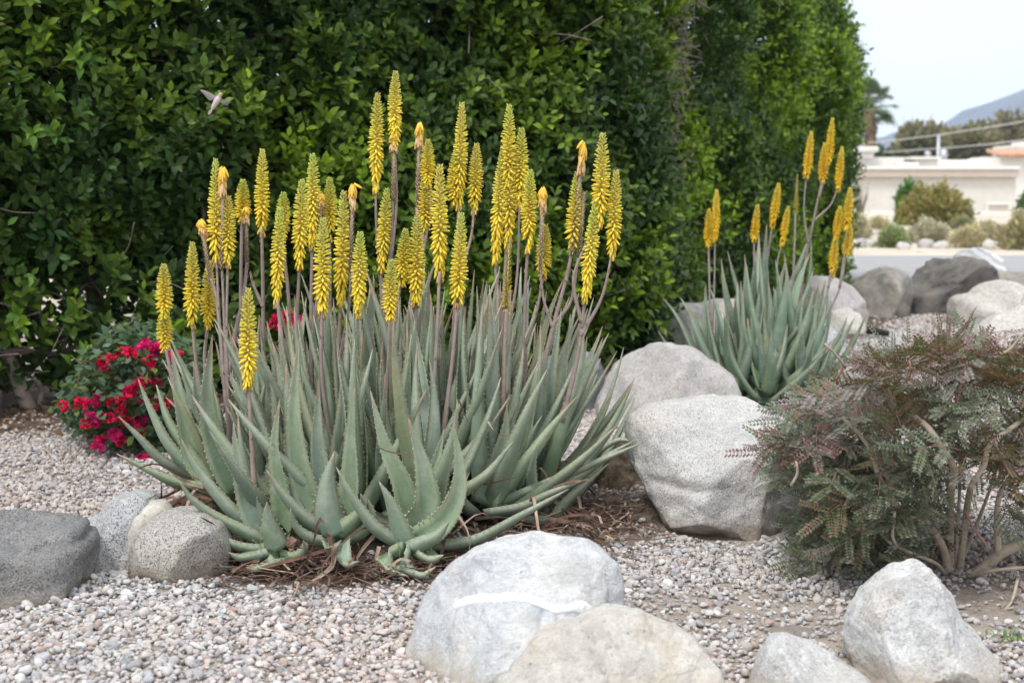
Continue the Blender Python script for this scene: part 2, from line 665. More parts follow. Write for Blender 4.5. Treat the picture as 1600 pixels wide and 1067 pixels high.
def boulder(name, label, cat, poly, Y, depth, mat, sub=5, rough=0.05, p=2.6, cuts=4, seed=0, group=None, lean=0.0, extra=None, fine=0.022, planes=(), chip=0.05):
    """a stone whose front outline follows poly, with its own depth, flats and knobs"""
    r_ = random.Random(seed * 17 + 3)
    P = np.array([at(x, y, Y)[:] for x, y in poly])[:, [0, 2]]
    n = len(P)
    x, z = P[:, 0], P[:, 1]
    x2, z2 = np.roll(x, -1), np.roll(z, -1)
    cr = x * z2 - x2 * z
    A = cr.sum() / 2
    c = np.array([((x + x2) * cr).sum() / (6 * A), ((z + z2) * cr).sum() / (6 * A)])
    D = np.concatenate([P[i] + (P[(i + 1) % n] - P[i]) * np.linspace(0, 1, 10, endpoint=False)[:, None] for i in range(n)]) - c
    th, rr = np.arctan2(D[:, 1], D[:, 0]), np.hypot(D[:, 0], D[:, 1])
    o = np.argsort(th)
    th, rr = th[o], rr[o]
    g = np.linspace(-np.pi, np.pi, 361)
    rg = np.interp(g, np.r_[th - 2 * np.pi, th, th + 2 * np.pi], np.r_[rr, rr, rr])
    rg = np.convolve(np.r_[rg[-7:-1], rg, rg[1:7]], np.ones(3) / 3, 'same')[6:-6]
    U, Fc = ico(sub)
    U = U.copy()
    rho = np.hypot(U[:, 0], U[:, 2])
    pp = np.where(U[:, 2] < 0, p + 2.6 * np.clip(-U[:, 2] * 3, 0, 1), p)
    k = 1 / (rho ** pp + np.abs(U[:, 1]) ** pp) ** (1 / pp)
    Q = U * k[:, None]
    # flats, worked in the unit shape
    for _ in range(cuts * 2):
        d = np.array([r_.uniform(-0.75, 0.75), r_.uniform(-1, -0.5), r_.uniform(-0.4, 0.75)])
        d /= np.linalg.norm(d)
        h = r_.uniform(0.72, 0.92)
        s = Q @ d
        ov = np.clip(s - h, 0, None)
        Q -= (ov * 0.93)[:, None] * d
    for d, h in planes:
        d = np.array(d, float) / np.linalg.norm(d)
        Q -= (np.clip(Q @ d - h, 0, None) * 0.97)[:, None] * d
    ang = np.arctan2(U[:, 2], U[:, 0])
    rad = np.interp(ang, g, rg)
    W = np.empty_like(Q)
    W[:, 0] = c[0] + Q[:, 0] * rad
    W[:, 2] = c[1] + Q[:, 2] * rad
    W[:, 1] = Y + Q[:, 1] * depth + lean * Q[:, 2] * rad
    size = math.sqrt(abs(A) / math.pi)
    nrm = U / np.array([1, depth / size, 1])
    nrm /= np.linalg.norm(nrm, axis=1)[:, None]
    disp = np.empty(len(W))
    f1 = 1.3 / size
    for i, w in enumerate(W):
        q = Vector(w) * f1 + Vector((seed * 3.7, seed * 1.3, 0))
        disp[i] = rough * 1.25 * noise.fractal(q, 1.0, 2.1, 3) + fine * (noise.fractal(q * 4, 0.75, 2.1, 5) - 0.5 * abs(noise.noise(q * 2.6))) + (chips(q * 1.25) + 0.45 * chips(q * 3.1)) * chip
    W += nrm * (disp * size)[:, None]
    if extra is not None:
        W = extra(W, size, nrm)
    base = Vector((c[0], Y, float(gz(c[0], Y))))
    ob = mk(name, W, Fc, mat, None, None, True, base)
    tag(ob, label, cat, group)
    BVH[ob] = BVHTree.FromPolygons([Vector(v) for v in W], [tuple(f) for f in Fc])
    FOOT.append((c[0], Y, float(np.abs(W[:, 0] - c[0]).max()), depth))
    return ob


FOOT = []
RM = {}
RM['granite'] = rock_mat('granite_pale', (0.40, 0.40, 0.40), (0.60, 0.595, 0.58), 0.5, warm=(0.50, 0.42, 0.31), warm_amt=0.25, dust=(0.27, 0.21, 0.16), sscale=330)
RM['granite_round'] = rock_mat('granite_round', (0.31, 0.30, 0.28), (0.47, 0.455, 0.43), 0.85, warm=(0.42, 0.36, 0.26), warm_amt=0.5, dust=(0.26, 0.22, 0.17), sscale=330)
RM['granite_blue'] = rock_mat('granite_blue', (0.33, 0.34, 0.35), (0.50, 0.51, 0.52), 0.8, warm=(0.40, 0.38, 0.33), warm_amt=0.3, sscale=290, dust=(0.28, 0.24, 0.2))
RM['granite_dark'] = rock_mat('granite_dark', (0.13, 0.132, 0.138), (0.27, 0.27, 0.272), 0.7, warm=(0.28, 0.25, 0.2), warm_amt=0.3, dark=(0.09, 0.09, 0.095), dark_amt=0.6, sscale=290, crack=3.0, dust=(0.28, 0.24, 0.2))
RM['marble'] = rock_mat('white_marble', (0.46, 0.49, 0.52), (0.76, 0.77, 0.775), 0, warm=(0.60, 0.55, 0.44), warm_amt=0.35, dark=(0.26, 0.29, 0.33), dark_amt=0.8, big=3.6, bmp=0.7, crack=3.5, dust=(0.45, 0.39, 0.30))
RM['cream'] = rock_mat('cream_stone', (0.46, 0.44, 0.41), (0.67, 0.65, 0.61), 0, warm=(0.55, 0.44, 0.28), warm_amt=0.4, dark=(0.33, 0.32, 0.31), dark_amt=0.5, big=4.5, bmp=0.6, crack=3.0)
RM['white'] = rock_mat('white_stone', (0.52, 0.53, 0.54), (0.80, 0.80, 0.79), 0.25, warm=(0.58, 0.50, 0.38), warm_amt=0.35, dark=(0.36, 0.37, 0.39), dark_amt=0.4, big=5, sscale=200, bmp=0.8, crack=4.5, dust=(0.44, 0.38, 0.30))
RM['tan'] = rock_mat('tan_stone', (0.42, 0.40, 0.36), (0.54, 0.52, 0.47), 0.15, warm=(0.46, 0.40, 0.30), warm_amt=0.4, bmp=0.3)
RM['mauve'] = rock_mat('mauve_stone', (0.33, 0.315, 0.31), (0.50, 0.48, 0.46), 0.25, warm=(0.43, 0.37, 0.31), warm_amt=0.4, dark=(0.25, 0.255, 0.28), dark_amt=0.5, bmp=0.4)
RM['slate'] = rock_mat('slate_stone', (0.15, 0.165, 0.19), (0.27, 0.285, 0.31), 0.2, dark=(0.09, 0.1, 0.12), dark_amt=0.5, bmp=0.5)
RM['brown'] = rock_mat('brown_crust', (0.13, 0.095, 0.065), (0.32, 0.25, 0.17), 0, dark=(0.05, 0.04, 0.03), dark_amt=0.8, big=9, bmp=1.0)
RM['dark'] = rock_mat('dark_gneiss', (0.10, 0.097, 0.095), (0.24, 0.23, 0.215), 0, warm=(0.30, 0.26, 0.20), warm_amt=0.5, dark=(0.05, 0.05, 0.05), dark_amt=0.7, bmp=0.8, crack=1.6)
RM['weather'] = rock_mat('weathered', (0.20, 0.195, 0.18), (0.38, 0.36, 0.33), 0, warm=(0.36, 0.31, 0.24), warm_amt=0.4, dark=(0.11, 0.11, 0.11), dark_amt=0.6, bmp=0.5)
RM['stripe'] = rock_mat('striped', (0.46, 0.47, 0.49), (0.64, 0.64, 0.64), 0, stripe=((0.30, 0.31, 0.34), (0.2, 1.0, 0.1), 3.5), bmp=0.4)
RM['pale'] = rock_mat('pale_stone', (0.43, 0.42, 0.39), (0.58, 0.56, 0.53), 0.3, warm=(0.48, 0.42, 0.34), warm_amt=0.35, bmp=0.4, sscale=90)


def ledge_dark(W, s, n):
    # shelf cracks along the top of the dark stone
    z0 = 0.155 + 0.012 * np.sin(W[:, 0] * 16)
    d = np.exp(-((W[:, 2] - z0) / 0.009) ** 2)
    step = 1 / (1 + np.exp(-(W[:, 2] - z0) / 0.004)) * np.clip((4.05 - W[:, 1]) / 0.1, 0, 1)
    return W + np.array([0, 1.0, 0]) * (step * 0.035)[:, None] - n * (d * 0.02)[:, None]


def crease_big(W, s, n):
    zl = 0.185 + 0.02 * np.sin(W[:, 0] * 9) - 0.05 * (W[:, 0] - 0.5)
    g = np.exp(-((W[:, 2] - zl) / 0.014) ** 2) * np.clip((0.72 - W[:, 0]) / 0.12, 0, 1) * np.clip((W[:, 0] - 0.42) / 0.05, 0, 1)
    und = np.clip((zl - W[:, 2]) / 0.2, 0, 1) * 0.03
    return W - n * (g * 0.022 + und)[:, None]


SEAM_X = [600, 660, 706, 722, 745, 775, 800, 825, 848, 868, 885, 900, 914, 924, 960, 1000]
SEAM_Y = [985, 968, 950, 941, 936, 934, 933, 936, 944, 952, 950, 945, 946, 958, 990, 1010]


def ledge_front(W, s, n):
    # the lower front lobe stands proud of the upper one along the quartz seam
    px_, py_ = proj(W)
    below = 1 / (1 + np.exp(-(py_ - np.interp(px_, SEAM_X, SEAM_Y)) / 2.2))
    front = np.clip((3.44 - W[:, 1]) / 0.12, 0, 1)
    fade = np.clip((px_ - 660) / 60, 0, 1) * np.clip((985 - px_) / 60, 0, 1)
    dirn = np.array([0.0, -0.85, 0.5])
    return W + dirn * (front * fade * (below - 1) * 0.05)[:, None]


def slab_cracks(W, s, n):
    q = W[:, 2] - 0.35 * (W[:, 0] - 4.0)
    d = np.exp(-((np.mod(q + 0.03 * np.sin(W[:, 0] * 6), 0.17) - 0.08) / 0.012) ** 2)
    return W - n * (d * 0.03)[:, None]


boulder('boulder', 'dark grey granite boulder with a cracked flat top, cut off by the frame', 'boulder',
        [(-110, 850), (-80, 818), (0, 809), (50, 818), (110, 827), (133, 841), (138, 860), (130, 902), (119, 935), (95, 965), (40, 1000), (-20, 1010), (-100, 990)], 3.88, 0.27, RM['granite_dark'], 6, 0.045, 3.4, 1, 1, extra=ledge_dark, planes=[((0.05, -0.25, 1), 0.72), ((0.25, -0.95, 0.1), 0.8), ((-0.5, -0.8, 0.2), 0.78)])
boulder('boulder', 'blue-grey speckled boulder between the dark boulder and the small tan stone', 'boulder',
        [(118, 840), (124, 820), (151, 797), (180, 780), (209, 771), (234, 776), (246, 800), (246, 880), (200, 925), (150, 925), (122, 900)], 4.24, 0.2, RM['granite_blue'], 5, 0.06, 2.8, 2, 2, planes=[((-0.6, -0.55, 0.6), 0.66), ((0.2, -0.9, 0.35), 0.7)])
boulder('boulder', 'small smooth tan stone wedged behind the round speckled boulder', 'boulder',
        [(192, 850), (196, 812), (212, 792), (236, 781), (258, 782), (270, 800), (272, 870), (240, 905), (205, 895)], 4.22, 0.1, RM['tan'], 4, 0.03, 2.4, 1, 3, chip=0.015)
boulder('boulder', 'round salt-and-pepper granite boulder touching the big aloe on its gravel side', 'boulder',
        [(211, 865), (216, 838), (232, 815), (258, 800), (290, 795), (322, 798), (346, 815), (360, 850), (358, 895), (340, 935), (285, 955), (235, 940), (214, 905)], 4.14, 0.19, RM['granite_round'], 5, 0.035, 2.5, 1, 4, chip=0.015)
front = boulder('boulder', 'large blue-white marble boulder with a white quartz seam, in front of the big aloe', 'boulder',
        [(632, 1030), (644, 982), (656, 947), (670, 919), (705, 891), (747, 868), (796, 852), (838, 844), (880, 847), (925, 856), (953, 870), (971, 891), (977, 915), (972, 960), (950, 1040), (860, 1110), (700, 1125), (636, 1085)], 3.38, 0.33, RM['marble'], 6, 0.035, 2.6, 1, 5, extra=ledge_front, planes=[((0.1, -0.55, 0.85), 0.70), ((-0.75, -0.55, 0.35), 0.74), ((0.75, -0.6, 0.3), 0.76)])
boulder('boulder', 'cream and grey boulder cut off by the bottom edge, in front of the marble boulder', 'boulder',
        [(750, 1085), (775, 1050), (800, 1027), (835, 1002), (875, 980), (920, 962), (965, 953), (1000, 959), (1042, 975), (1082, 996), (1112, 1027), (1130, 1065), (1135, 1120), (1010, 1180), (800, 1170), (745, 1125)], 3.10, 0.22, RM['cream'], 6, 0.045, 2.5, 2, 6, planes=[((0.45, -0.6, 0.65), 0.74), ((-0.5, -0.7, 0.5), 0.76)])
boulder('boulder', 'low pale grey speckled rock at the bottom edge, beside the white wedge boulder', 'boulder',
        [(1172, 1085), (1182, 1045), (1200, 1015), (1217, 1001), (1238, 1000), (1270, 1012), (1310, 1034), (1358, 1062), (1390, 1100), (1300, 1150), (1190, 1140)], 3.08, 0.17, RM['white'], 5, 0.05, 2.6, 2, 7, planes=[((0.3, -0.5, 0.8), 0.62), ((-0.6, -0.75, 0.2), 0.72)])
boulder('boulder', 'white wedge-shaped boulder with a pointed top in front of the purple-leaved shrub', 'boulder',
        [(1324, 1010), (1327, 982), (1344, 953), (1366, 925), (1391, 903), (1431, 890), (1445, 884), (1457, 891), (1475, 915), (1500, 944), (1519, 975), (1544, 1009), (1562, 1041), (1560, 1080), (1500, 1120), (1420, 1115), (1380, 1090), (1340, 1060)], 3.20, 0.2, RM['white'], 6, 0.035, 2.9, 1, 8, planes=[((-0.22, -0.85, 0.42), 0.60), ((0.72, -0.5, 0.45), 0.66), ((-0.85, -0.5, 0.05), 0.74), ((0.1, -0.9, -0.5), 0.72)])
boulder('boulder', 'biggest boulder, pale speckled granite with a crease, between the aloe and the shrub', 'boulder',
        [(979, 676), (984, 653), (1003, 639), (1035, 632), (1078, 630), (1113, 626), (1156, 625), (1185, 633), (1202, 646), (1227, 667), (1256, 714), (1266, 767), (1262, 830), (1240, 890), (1170, 895), (1106, 885), (1056, 855), (1031, 818), (1012, 778), (995, 748), (982, 714)], 4.80, 0.42, RM['granite'], 6, 0.035, 3.0, 1, 19, extra=crease_big, planes=[((0.05, -1, 0.1), 0.84), ((0, -0.4, 0.9), 0.80), ((-0.15, -0.75, -0.65), 0.9)])
boulder('boulder', 'low rough brown crusted rock in the shade behind the biggest speckled boulder', 'rock',
        [(918, 770), (924, 735), (935, 702), (960, 690), (1005, 695), (1025, 740), (1022, 800), (970, 808), (925, 795)], 5.35, 0.16, RM['brown'], 5, 0.12, 2.4, 2, 10, fine=0.05)
boulder('boulder', 'rounded mauve-grey boulder behind the biggest speckled boulder, beside the second aloe', 'boulder',
        [(932, 650), (932, 625), (946, 593), (960, 571), (992, 552), (1021, 541), (1049, 538), (1078, 543), (1099, 553), (1124, 571), (1146, 589), (1156, 614), (1152, 650), (1060, 690), (957, 680)], 7.15, 0.36, RM['mauve'], 5, 0.04, 2.6, 3, 11)
boulder('boulder', 'dark bluish boulder half hidden behind the big aloe, under the hedge', 'boulder',
        [(835, 640), (838, 590), (855, 562), (885, 549), (915, 547), (935, 560), (946, 585), (945, 612), (935, 650), (900, 668), (850, 665)], 7.5, 0.26, RM['slate'], 5, 0.04, 2.5, 2, 12)
boulder('boulder', 'flat-topped pale boulder at the hedge foot behind the second aloe', 'boulder',
        [(1022, 530), (1026, 502), (1039, 483), (1062, 476), (1104, 472), (1142, 468), (1175, 470), (1185, 511), (1170, 560), (1100, 562), (1040, 558)], 10.0, 0.35, RM['pale'], 5, 0.05, 3.0, 3, 13)
boulder('boulder', 'smooth grey dome boulder right behind the tall flower stalk of the second aloe', 'boulder',
        [(1254, 470), (1260, 445), (1275, 432), (1302, 432), (1330, 449), (1347, 468), (1350, 487), (1340, 515), (1290, 525), (1258, 510)], 12.2, 0.42, RM['mauve'], 5, 0.03, 2.5, 1, 14, chip=0.02)
boulder('boulder', 'small low grey stone lying against the smooth dome boulder', 'boulder',
        [(1284, 510), (1298, 487), (1322, 480), (1342, 490), (1352, 510), (1340, 532), (1295, 532)], 11.5, 0.2, RM['pale'], 4, 0.03, 2.4, 1, 15)
boulder('boulder', 'speckled blue-grey rock poking out behind the leaves of the second aloe', 'boulder',
        [(1236, 545), (1255, 515), (1280, 503), (1305, 515), (1322, 540), (1334, 570), (1285, 590), (1240, 585)], 9.2, 0.25, RM['granite_blue'], 5, 0.06, 2.6, 4, 16)
boulder('boulder', 'brownish weathered boulder standing between the dome boulder and the dark slab', 'boulder',
        [(1326, 470), (1335, 446), (1350, 433), (1372, 420), (1391, 416), (1408, 423), (1419, 435), (1424, 455), (1418, 500), (1380, 515), (1340, 512)], 13.2, 0.45, RM['weather'], 5, 0.04, 2.6, 3, 17)
boulder('boulder', 'dark tilted slab of cracked rock by the road', 'boulder',
        [(1402, 495), (1411, 462), (1425, 447), (1435, 433), (1443, 416), (1457, 406), (1474, 402), (1494, 405), (1513, 400), (1528, 404), (1546, 416), (1549, 435), (1535, 456), (1510, 474), (1479, 492), (1445, 505), (1415, 508)], 13.4, 0.45, RM['dark'], 5, 0.05, 3.2, 1, 18, extra=slab_cracks, planes=[((-0.5, -0.45, 0.75), 0.55), ((0.3, -0.9, -0.3), 0.75)], chip=0.07)
boulder('boulder', 'grey and white banded boulder peeking over the dark tilted slab', 'boulder',
        [(1482, 420), (1500, 396), (1513, 388), (1530, 386), (1550, 395), (1564, 408), (1568, 425), (1565, 490), (1500, 495)], 14.6, 0.4, RM['stripe'], 5, 0.04, 2.5, 2, 9)
boulder('boulder', 'broad pale two-humped boulder beside the dark tilted slab', 'boulder',
        [(1487, 485), (1491, 469), (1501, 463), (1523, 459), (1533, 450), (1547, 441), (1562, 437), (1577, 441), (1602, 451), (1640, 470), (1660, 510), (1600, 540), (1530, 535), (1495, 515)], 12.0, 0.5, RM['pale'], 5, 0.035, 2.6, 3, 20)
boulder('boulder', 'grey boulder behind the pale two-humped one, cut off by the frame', 'boulder',
        [(1546, 450), (1552, 430), (1570, 424), (1605, 426), (1650, 430), (1660, 470), (1600, 490), (1550, 485)], 14.0, 0.4, RM['weather'], 4, 0.04, 2.6, 3, 21)
boulder('boulder', 'pale speckled boulder half hidden behind the top of the purple-leaved shrub', 'boulder',
        [(1520, 560), (1530, 520), (1560, 492), (1600, 480), (1650, 488), (1680, 540), (1660, 590), (1560, 595)], 9.3, 0.35, RM['pale'], 5, 0.04, 2.6, 3, 22)
boulder('stone', 'flat charcoal stone lying in the sandy gravel behind the low pale rock', 'stone',
        [(1190, 1002), (1196, 988), (1222, 982), (1255, 982), (1274, 987), (1278, 1003), (1262, 1016), (1205, 1016)], 3.5, 0.05, RM['granite_dark'], 4, 0.06, 3, 3, 23)
boulder('stone', 'small dark grey stone tucked against the white wedge boulder', 'stone',
        [(1284, 1036), (1292, 1018), (1312, 1010), (1332, 1018), (1340, 1040), (1325, 1054), (1292, 1052)], 3.38, 0.05, RM['granite_dark'], 4, 0.06, 2.6, 3, 24)

# quartz seam on the marble boulder, laid on its surface
seam_px = [(706, 948), (722, 940), (745, 936), (775, 934), (800, 933), (825, 935), (848, 943), (868, 950), (885, 949), (900, 944), (914, 945), (924, 954), (922, 962)]
widths = [7, 14, 17, 18, 18, 16, 14, 11, 11, 12, 13, 10, 5]
SPp = smooth_path([(x, y, 0) for x, y in seam_px], 60)
SWd = np.interp(np.linspace(0, 1, 60), np.linspace(0, 1, len(widths)), widths)
bv = BVH[front]
V, Fc = [], []
eye = Vector((0, 0, EYE))
for i in range(60):
    d2 = SPp[min(i + 1, 59)] - SPp[max(i - 1, 0)]
    nn = np.array([-d2[1], d2[0]])
    nn /= np.linalg.norm(nn)
    for k in range(5):
        f = (k - 2) / 2
        wob = 1 + 0.5 * noise.noise((i * 0.31, k * 1.7, 0)) + 0.35 * noise.noise((i * 0.9, k * 2.3, 3))
        q = SPp[i][:2] + nn * f * SWd[i] * 0.5 * wob
        d = (at(q[0], q[1], 3.0) - eye).normalized()
        hit = bv.ray_cast(eye, d)
        h, nm = (hit[0], hit[1]) if hit[0] is not None else (at(q[0], q[1], 3.4), Vector((0, -1, 0)))
        V.append(h + nm * (0.006 * math.sqrt(max(0, 1 - f * f)) * min(1, i / 4, (59 - i) / 4) - 0.0015))
for i in range(59):
    for k in range(4):
        a = i * 5 + k
        Fc.append((a, a + 1, a + 6, a + 5))
M['quartz'] = plain('quartz', (0.645, 0.64, 0.63), 0.6, 0.07, 25, 0.5)
mk('quartz_seam', V, Fc, M['quartz'], front)

# ------------------------------------------------------------------ gravel
NP = []
cnt = 640000
py = rng.uniform(2.45, 13.0, cnt * 2)
pxx = rng.uniform(-5.2, 5.6, cnt * 2)
hw = 0.36 * py + 0.75
dens = np.where(py < 5.2, 1.0, np.clip(1.0 - (py - 5.2) * 0.11, 0.33, 1))
keep = (np.abs(pxx) < hw)
sand = np.array([noise.fractal((x * 1.1 + 3.1, y * 1.1, 0.3), 1.0, 2, 3) for x, y in zip(pxx[::1], py[::1])]) if False else None
keep &= rng.random(cnt * 2) < dens * 0.52
pxx, py = pxx[keep], py[keep]
sm = soil_mask(pxx, py)
# raked-thin sandy strip in front of the shrub
sandy = np.clip(1.2 - np.hypot((pxx - 0.75) / 0.62, (py - 3.62) / 0.28), 0, 1) + np.clip(1.2 - np.hypot((pxx - 1.35) / 0.5, (py - 3.78) / 0.42), 0, 1)
sandy = np.maximum(sandy, np.clip(0.75 - np.abs(py - 5.65 - 0.15 * np.sin(pxx * 5)) / 0.22, 0, 0.7) * (pxx < -1.2))
nzv = np.array([noise.noise((x * 2.3, y * 2.3, 5)) for x, y in zip(pxx, py)])
k2 = rng.random(len(pxx)) < (1 - 0.93 * np.clip(sm * 1.1, 0, 1)) * (1 - 0.88 * np.clip(sandy * (0.9 + 0.6 * nzv), 0, 1))
pxx, py = pxx[k2], py[k2]
bh = (pxx < 0.9) & (py > np.interp(pxx, HEDGE_NEAR[:, 0], HEDGE_NEAR[:, 1]) + 0.1)
pxx, py = pxx[~bh], py[~bh]
for fx, fy, fw, fd in FOOT:
    ins = ((pxx - fx) / (fw * 0.9)) ** 2 + ((py - fy) / (fd * 0.9)) ** 2 < 1
    pxx, py = pxx[~ins], py[~ins]
n = len(pxx)
size = np.clip(rng.lognormal(math.log(0.0073), 0.36, n), 0.0035, 0.019)
far_boost = 1 + 0.06 * np.clip(py - 5, 0, 8)
size *= far_boost
asp = np.stack([size * rng.uniform(0.9, 1.35, n), size * rng.uniform(0.75, 1.05, n), size * rng.uniform(0.5, 0.85, n)], 1)
rot = np.stack([rng.normal(0, 0.45, n), rng.normal(0, 0.45, n), rng.uniform(0, 6.283, n)], 1)
pz = gz(pxx, py) + size * rng.uniform(-0.1, 0.55, n) + rng.random(n) * 0.006
pos = np.stack([pxx, py, pz], 1)
pebs = []
pcol = bpy.data.collections.new('pebble_kinds')
for v in range(10):
    U, Fc = ico(2)
    r_ = random.Random(v)
    Q = U.copy()
    for _ in range(9):
        d = np.array([r_.gauss(0, 1), r_.gauss(0, 1), r_.gauss(0, 1)])
        d /= np.linalg.norm(d)
        Q -= (np.clip(Q @ d - r_.uniform(0.55, 0.85), 0, None) * 0.95)[:, None] * d
    Q *= 1 + 0.08 * np.array([noise.noise(Vector(q) * 1.7 + Vector((v * 5, 0, 0))) for q in U])[:, None]
    me = new_mesh('pebble', Q, Fc, M['pebble'], None, False)
    pebs.append(me)
    po = bpy.data.objects.new('pebble_kind', me)
    pcol.objects.link(po)
idx = rng.integers(0, 10, n)
# the 300 nearest in frame are single pebbles
ppx, ppy = proj(pos)
vis = (ppx > 5) & (ppx < 1595) & (ppy < 1062) & (ppy > 900)
score = np.where(vis, size / py, 0)
for fx, fy, fw, fd in FOOT:      # not behind the front stones
    if fy < 3.7:
        score[(np.abs(pxx - fx) < fw * 1.05) & (py > fy - fd)] = 0
top = np.argsort(-score)[:300]
for i in top:
    Mx = Matrix.LocRotScale(Vector(pos[i]), __import__('mathutils').Euler(rot[i]), Vector(asp[i]))
    inst('pebble', pebs[idx[i]], Mx, ground)
rest = np.ones(n, bool)
rest[top] = False
pos, asp, rot, idx = pos[rest], asp[rest], rot[rest], idx[rest]
gme = bpy.data.meshes.new('gravel')
gme.vertices.add(len(pos))
gme.vertices.foreach_set('co', pos.astype(np.float32).ravel())
for nm, ty, dat in (('rot', 'FLOAT_VECTOR', rot), ('scl', 'FLOAT_VECTOR', asp)):
    gme.attributes.new(nm, ty, 'POINT').data.foreach_set('vector', dat.astype(np.float32).ravel())
gme.attributes.new('idx', 'INT', 'POINT').data.foreach_set('value', idx.astype(np.int32))
gme.update()
gme.materials.append(M['pebble'])
gravel = bpy.data.objects.new('gravel', gme)
COL.objects.link(gravel)
tag(gravel, 'loose grey, white and pinkish gravel covering the garden bed', 'gravel', kind='stuff')
ng = bpy.data.node_groups.new('gravel_scatter', 'GeometryNodeTree')
ng.interface.new_socket('Geometry', in_out='INPUT', socket_type='NodeSocketGeometry')
ng.interface.new_socket('Geometry', in_out='OUTPUT', socket_type='NodeSocketGeometry')
N = ng.nodes
gi, go = N.new('NodeGroupInput'), N.new('NodeGroupOutput')
iop, ci, e2r = N.new('GeometryNodeInstanceOnPoints'), N.new('GeometryNodeCollectionInfo'), N.new('FunctionNodeEulerToRotation')
ci.inputs['Collection'].default_value = pcol
ci.inputs['Separate Children'].default_value = True
ci.inputs['Reset Children'].default_value = True
na = []
for nm, ty in (('rot', 'FLOAT_VECTOR'), ('scl', 'FLOAT_VECTOR'), ('idx', 'INT')):
    a = N.new('GeometryNodeInputNamedAttribute')
    a.data_type = ty
    a.inputs['Name'].default_value = nm
    na.append(a.outputs['Attribute'])
L = ng.links.new
L(gi.outputs[0], iop.inputs['Points'])
L(ci.outputs[0], iop.inputs['Instance'])
iop.inputs['Pick Instance'].default_value = True
L(na[2], iop.inputs['Instance Index'])
L(na[0], e2r.inputs[0])
L(e2r.outputs[0], iop.inputs['Rotation'])
L(na[1], iop.inputs['Scale'])
L(iop.outputs[0], go.inputs[0])
gm = gravel.modifiers.new('scatter', 'NODES')
gm.node_group = ng

# ------------------------------------------------------------------ hedge
LEAF = np.array([(0, 0, 0), (-0.21, 0.29, 0.05), (0, 0.3, 0), (0.21, 0.29, 0.05), (-0.215, 0.62, 0.045), (0, 0.66, -0.01), (0.215, 0.62, 0.045), (0, 1.0, -0.10)])
LEAFF = [(0, 2, 1), (0, 3, 2), (1, 2, 5), (1, 5, 4), (2, 3, 6), (2, 6, 5), (4, 5, 7), (5, 6, 7)]


def unit(v):
    return v / (np.linalg.norm(v, axis=-1, keepdims=True) + 1e-9)


def leaves_from(P, Dn, Nn, L, C, name, mat, parent, wid=1.0):
    """P origins, Dn leaf directions, Nn normal hints, L lengths, C colours -> one mesh"""
    Dn = unit(Dn)
    X = unit(np.cross(Dn, Nn))
    Z = np.cross(X, Dn)
    k = LEAF
    V = P[:, None, :] + L[:, None, None] * (k[None, :, 0:1] * wid * X[:, None, :] + k[None, :, 1:2] * Dn[:, None, :] + k[None, :, 2:3] * Z[:, None, :])
    m = len(P)
    Fc = (np.arange(m)[:, None, None] * 8 + np.array(LEAFF)[None]).reshape(-1, 3)
    col = np.repeat(C, 8, 0)
    return mk(name, V.reshape(-1, 3), Fc, mat, parent, col, True)


def poly_len(Lp):
    s = np.r_[0, np.cumsum(np.hypot(*np.diff(Lp, axis=0).T))]
    return s


def hedge_twigs(Lp, n, rg, zmax, seedz, col_amp, ubias=None):
    s = poly_len(Lp)
    u = rg.uniform(0, s[-1], n) if ubias is None else ubias(rg, n) * s[-1]
    x, y = np.interp(u, s, Lp[:, 0]), np.interp(u, s, Lp[:, 1])
    e = 0.25
    dx = np.interp(np.clip(u + e, 0, s[-1]), s, Lp[:, 0]) - np.interp(np.clip(u - e, 0, s[-1]), s, Lp[:, 0])
    dy = np.interp(np.clip(u + e, 0, s[-1]), s, Lp[:, 1]) - np.interp(np.clip(u - e, 0, s[-1]), s, Lp[:, 1])
    nn = unit(np.stack([dy, -dx, np.zeros(n)], 1))
    z = rg.uniform(0.02, zmax, n)
    bulge = np.array([0.30 * noise.noise((a * 0.9 + seedz, b * 0.7, 0)) + 0.24 * noise.noise((a * 2.3 + seedz, b * 1.9, 4)) for a, b in zip(u, z)])
    bulge -= 0.35 * np.clip((z - (zmax - 0.7)) / 0.7, 0, 1) ** 2
    q = rg.random(n)
    depth = np.where(q < 0.62, rg.exponential(0.10, n), np.where(q < 0.88, rg.uniform(0.1, 0.6, n), rg.uniform(0.5, 1.25, n)))
    P = np.stack([x, y, z], 1) + nn * (bulge - depth)[:, None]
    return P, nn, depth, u, z


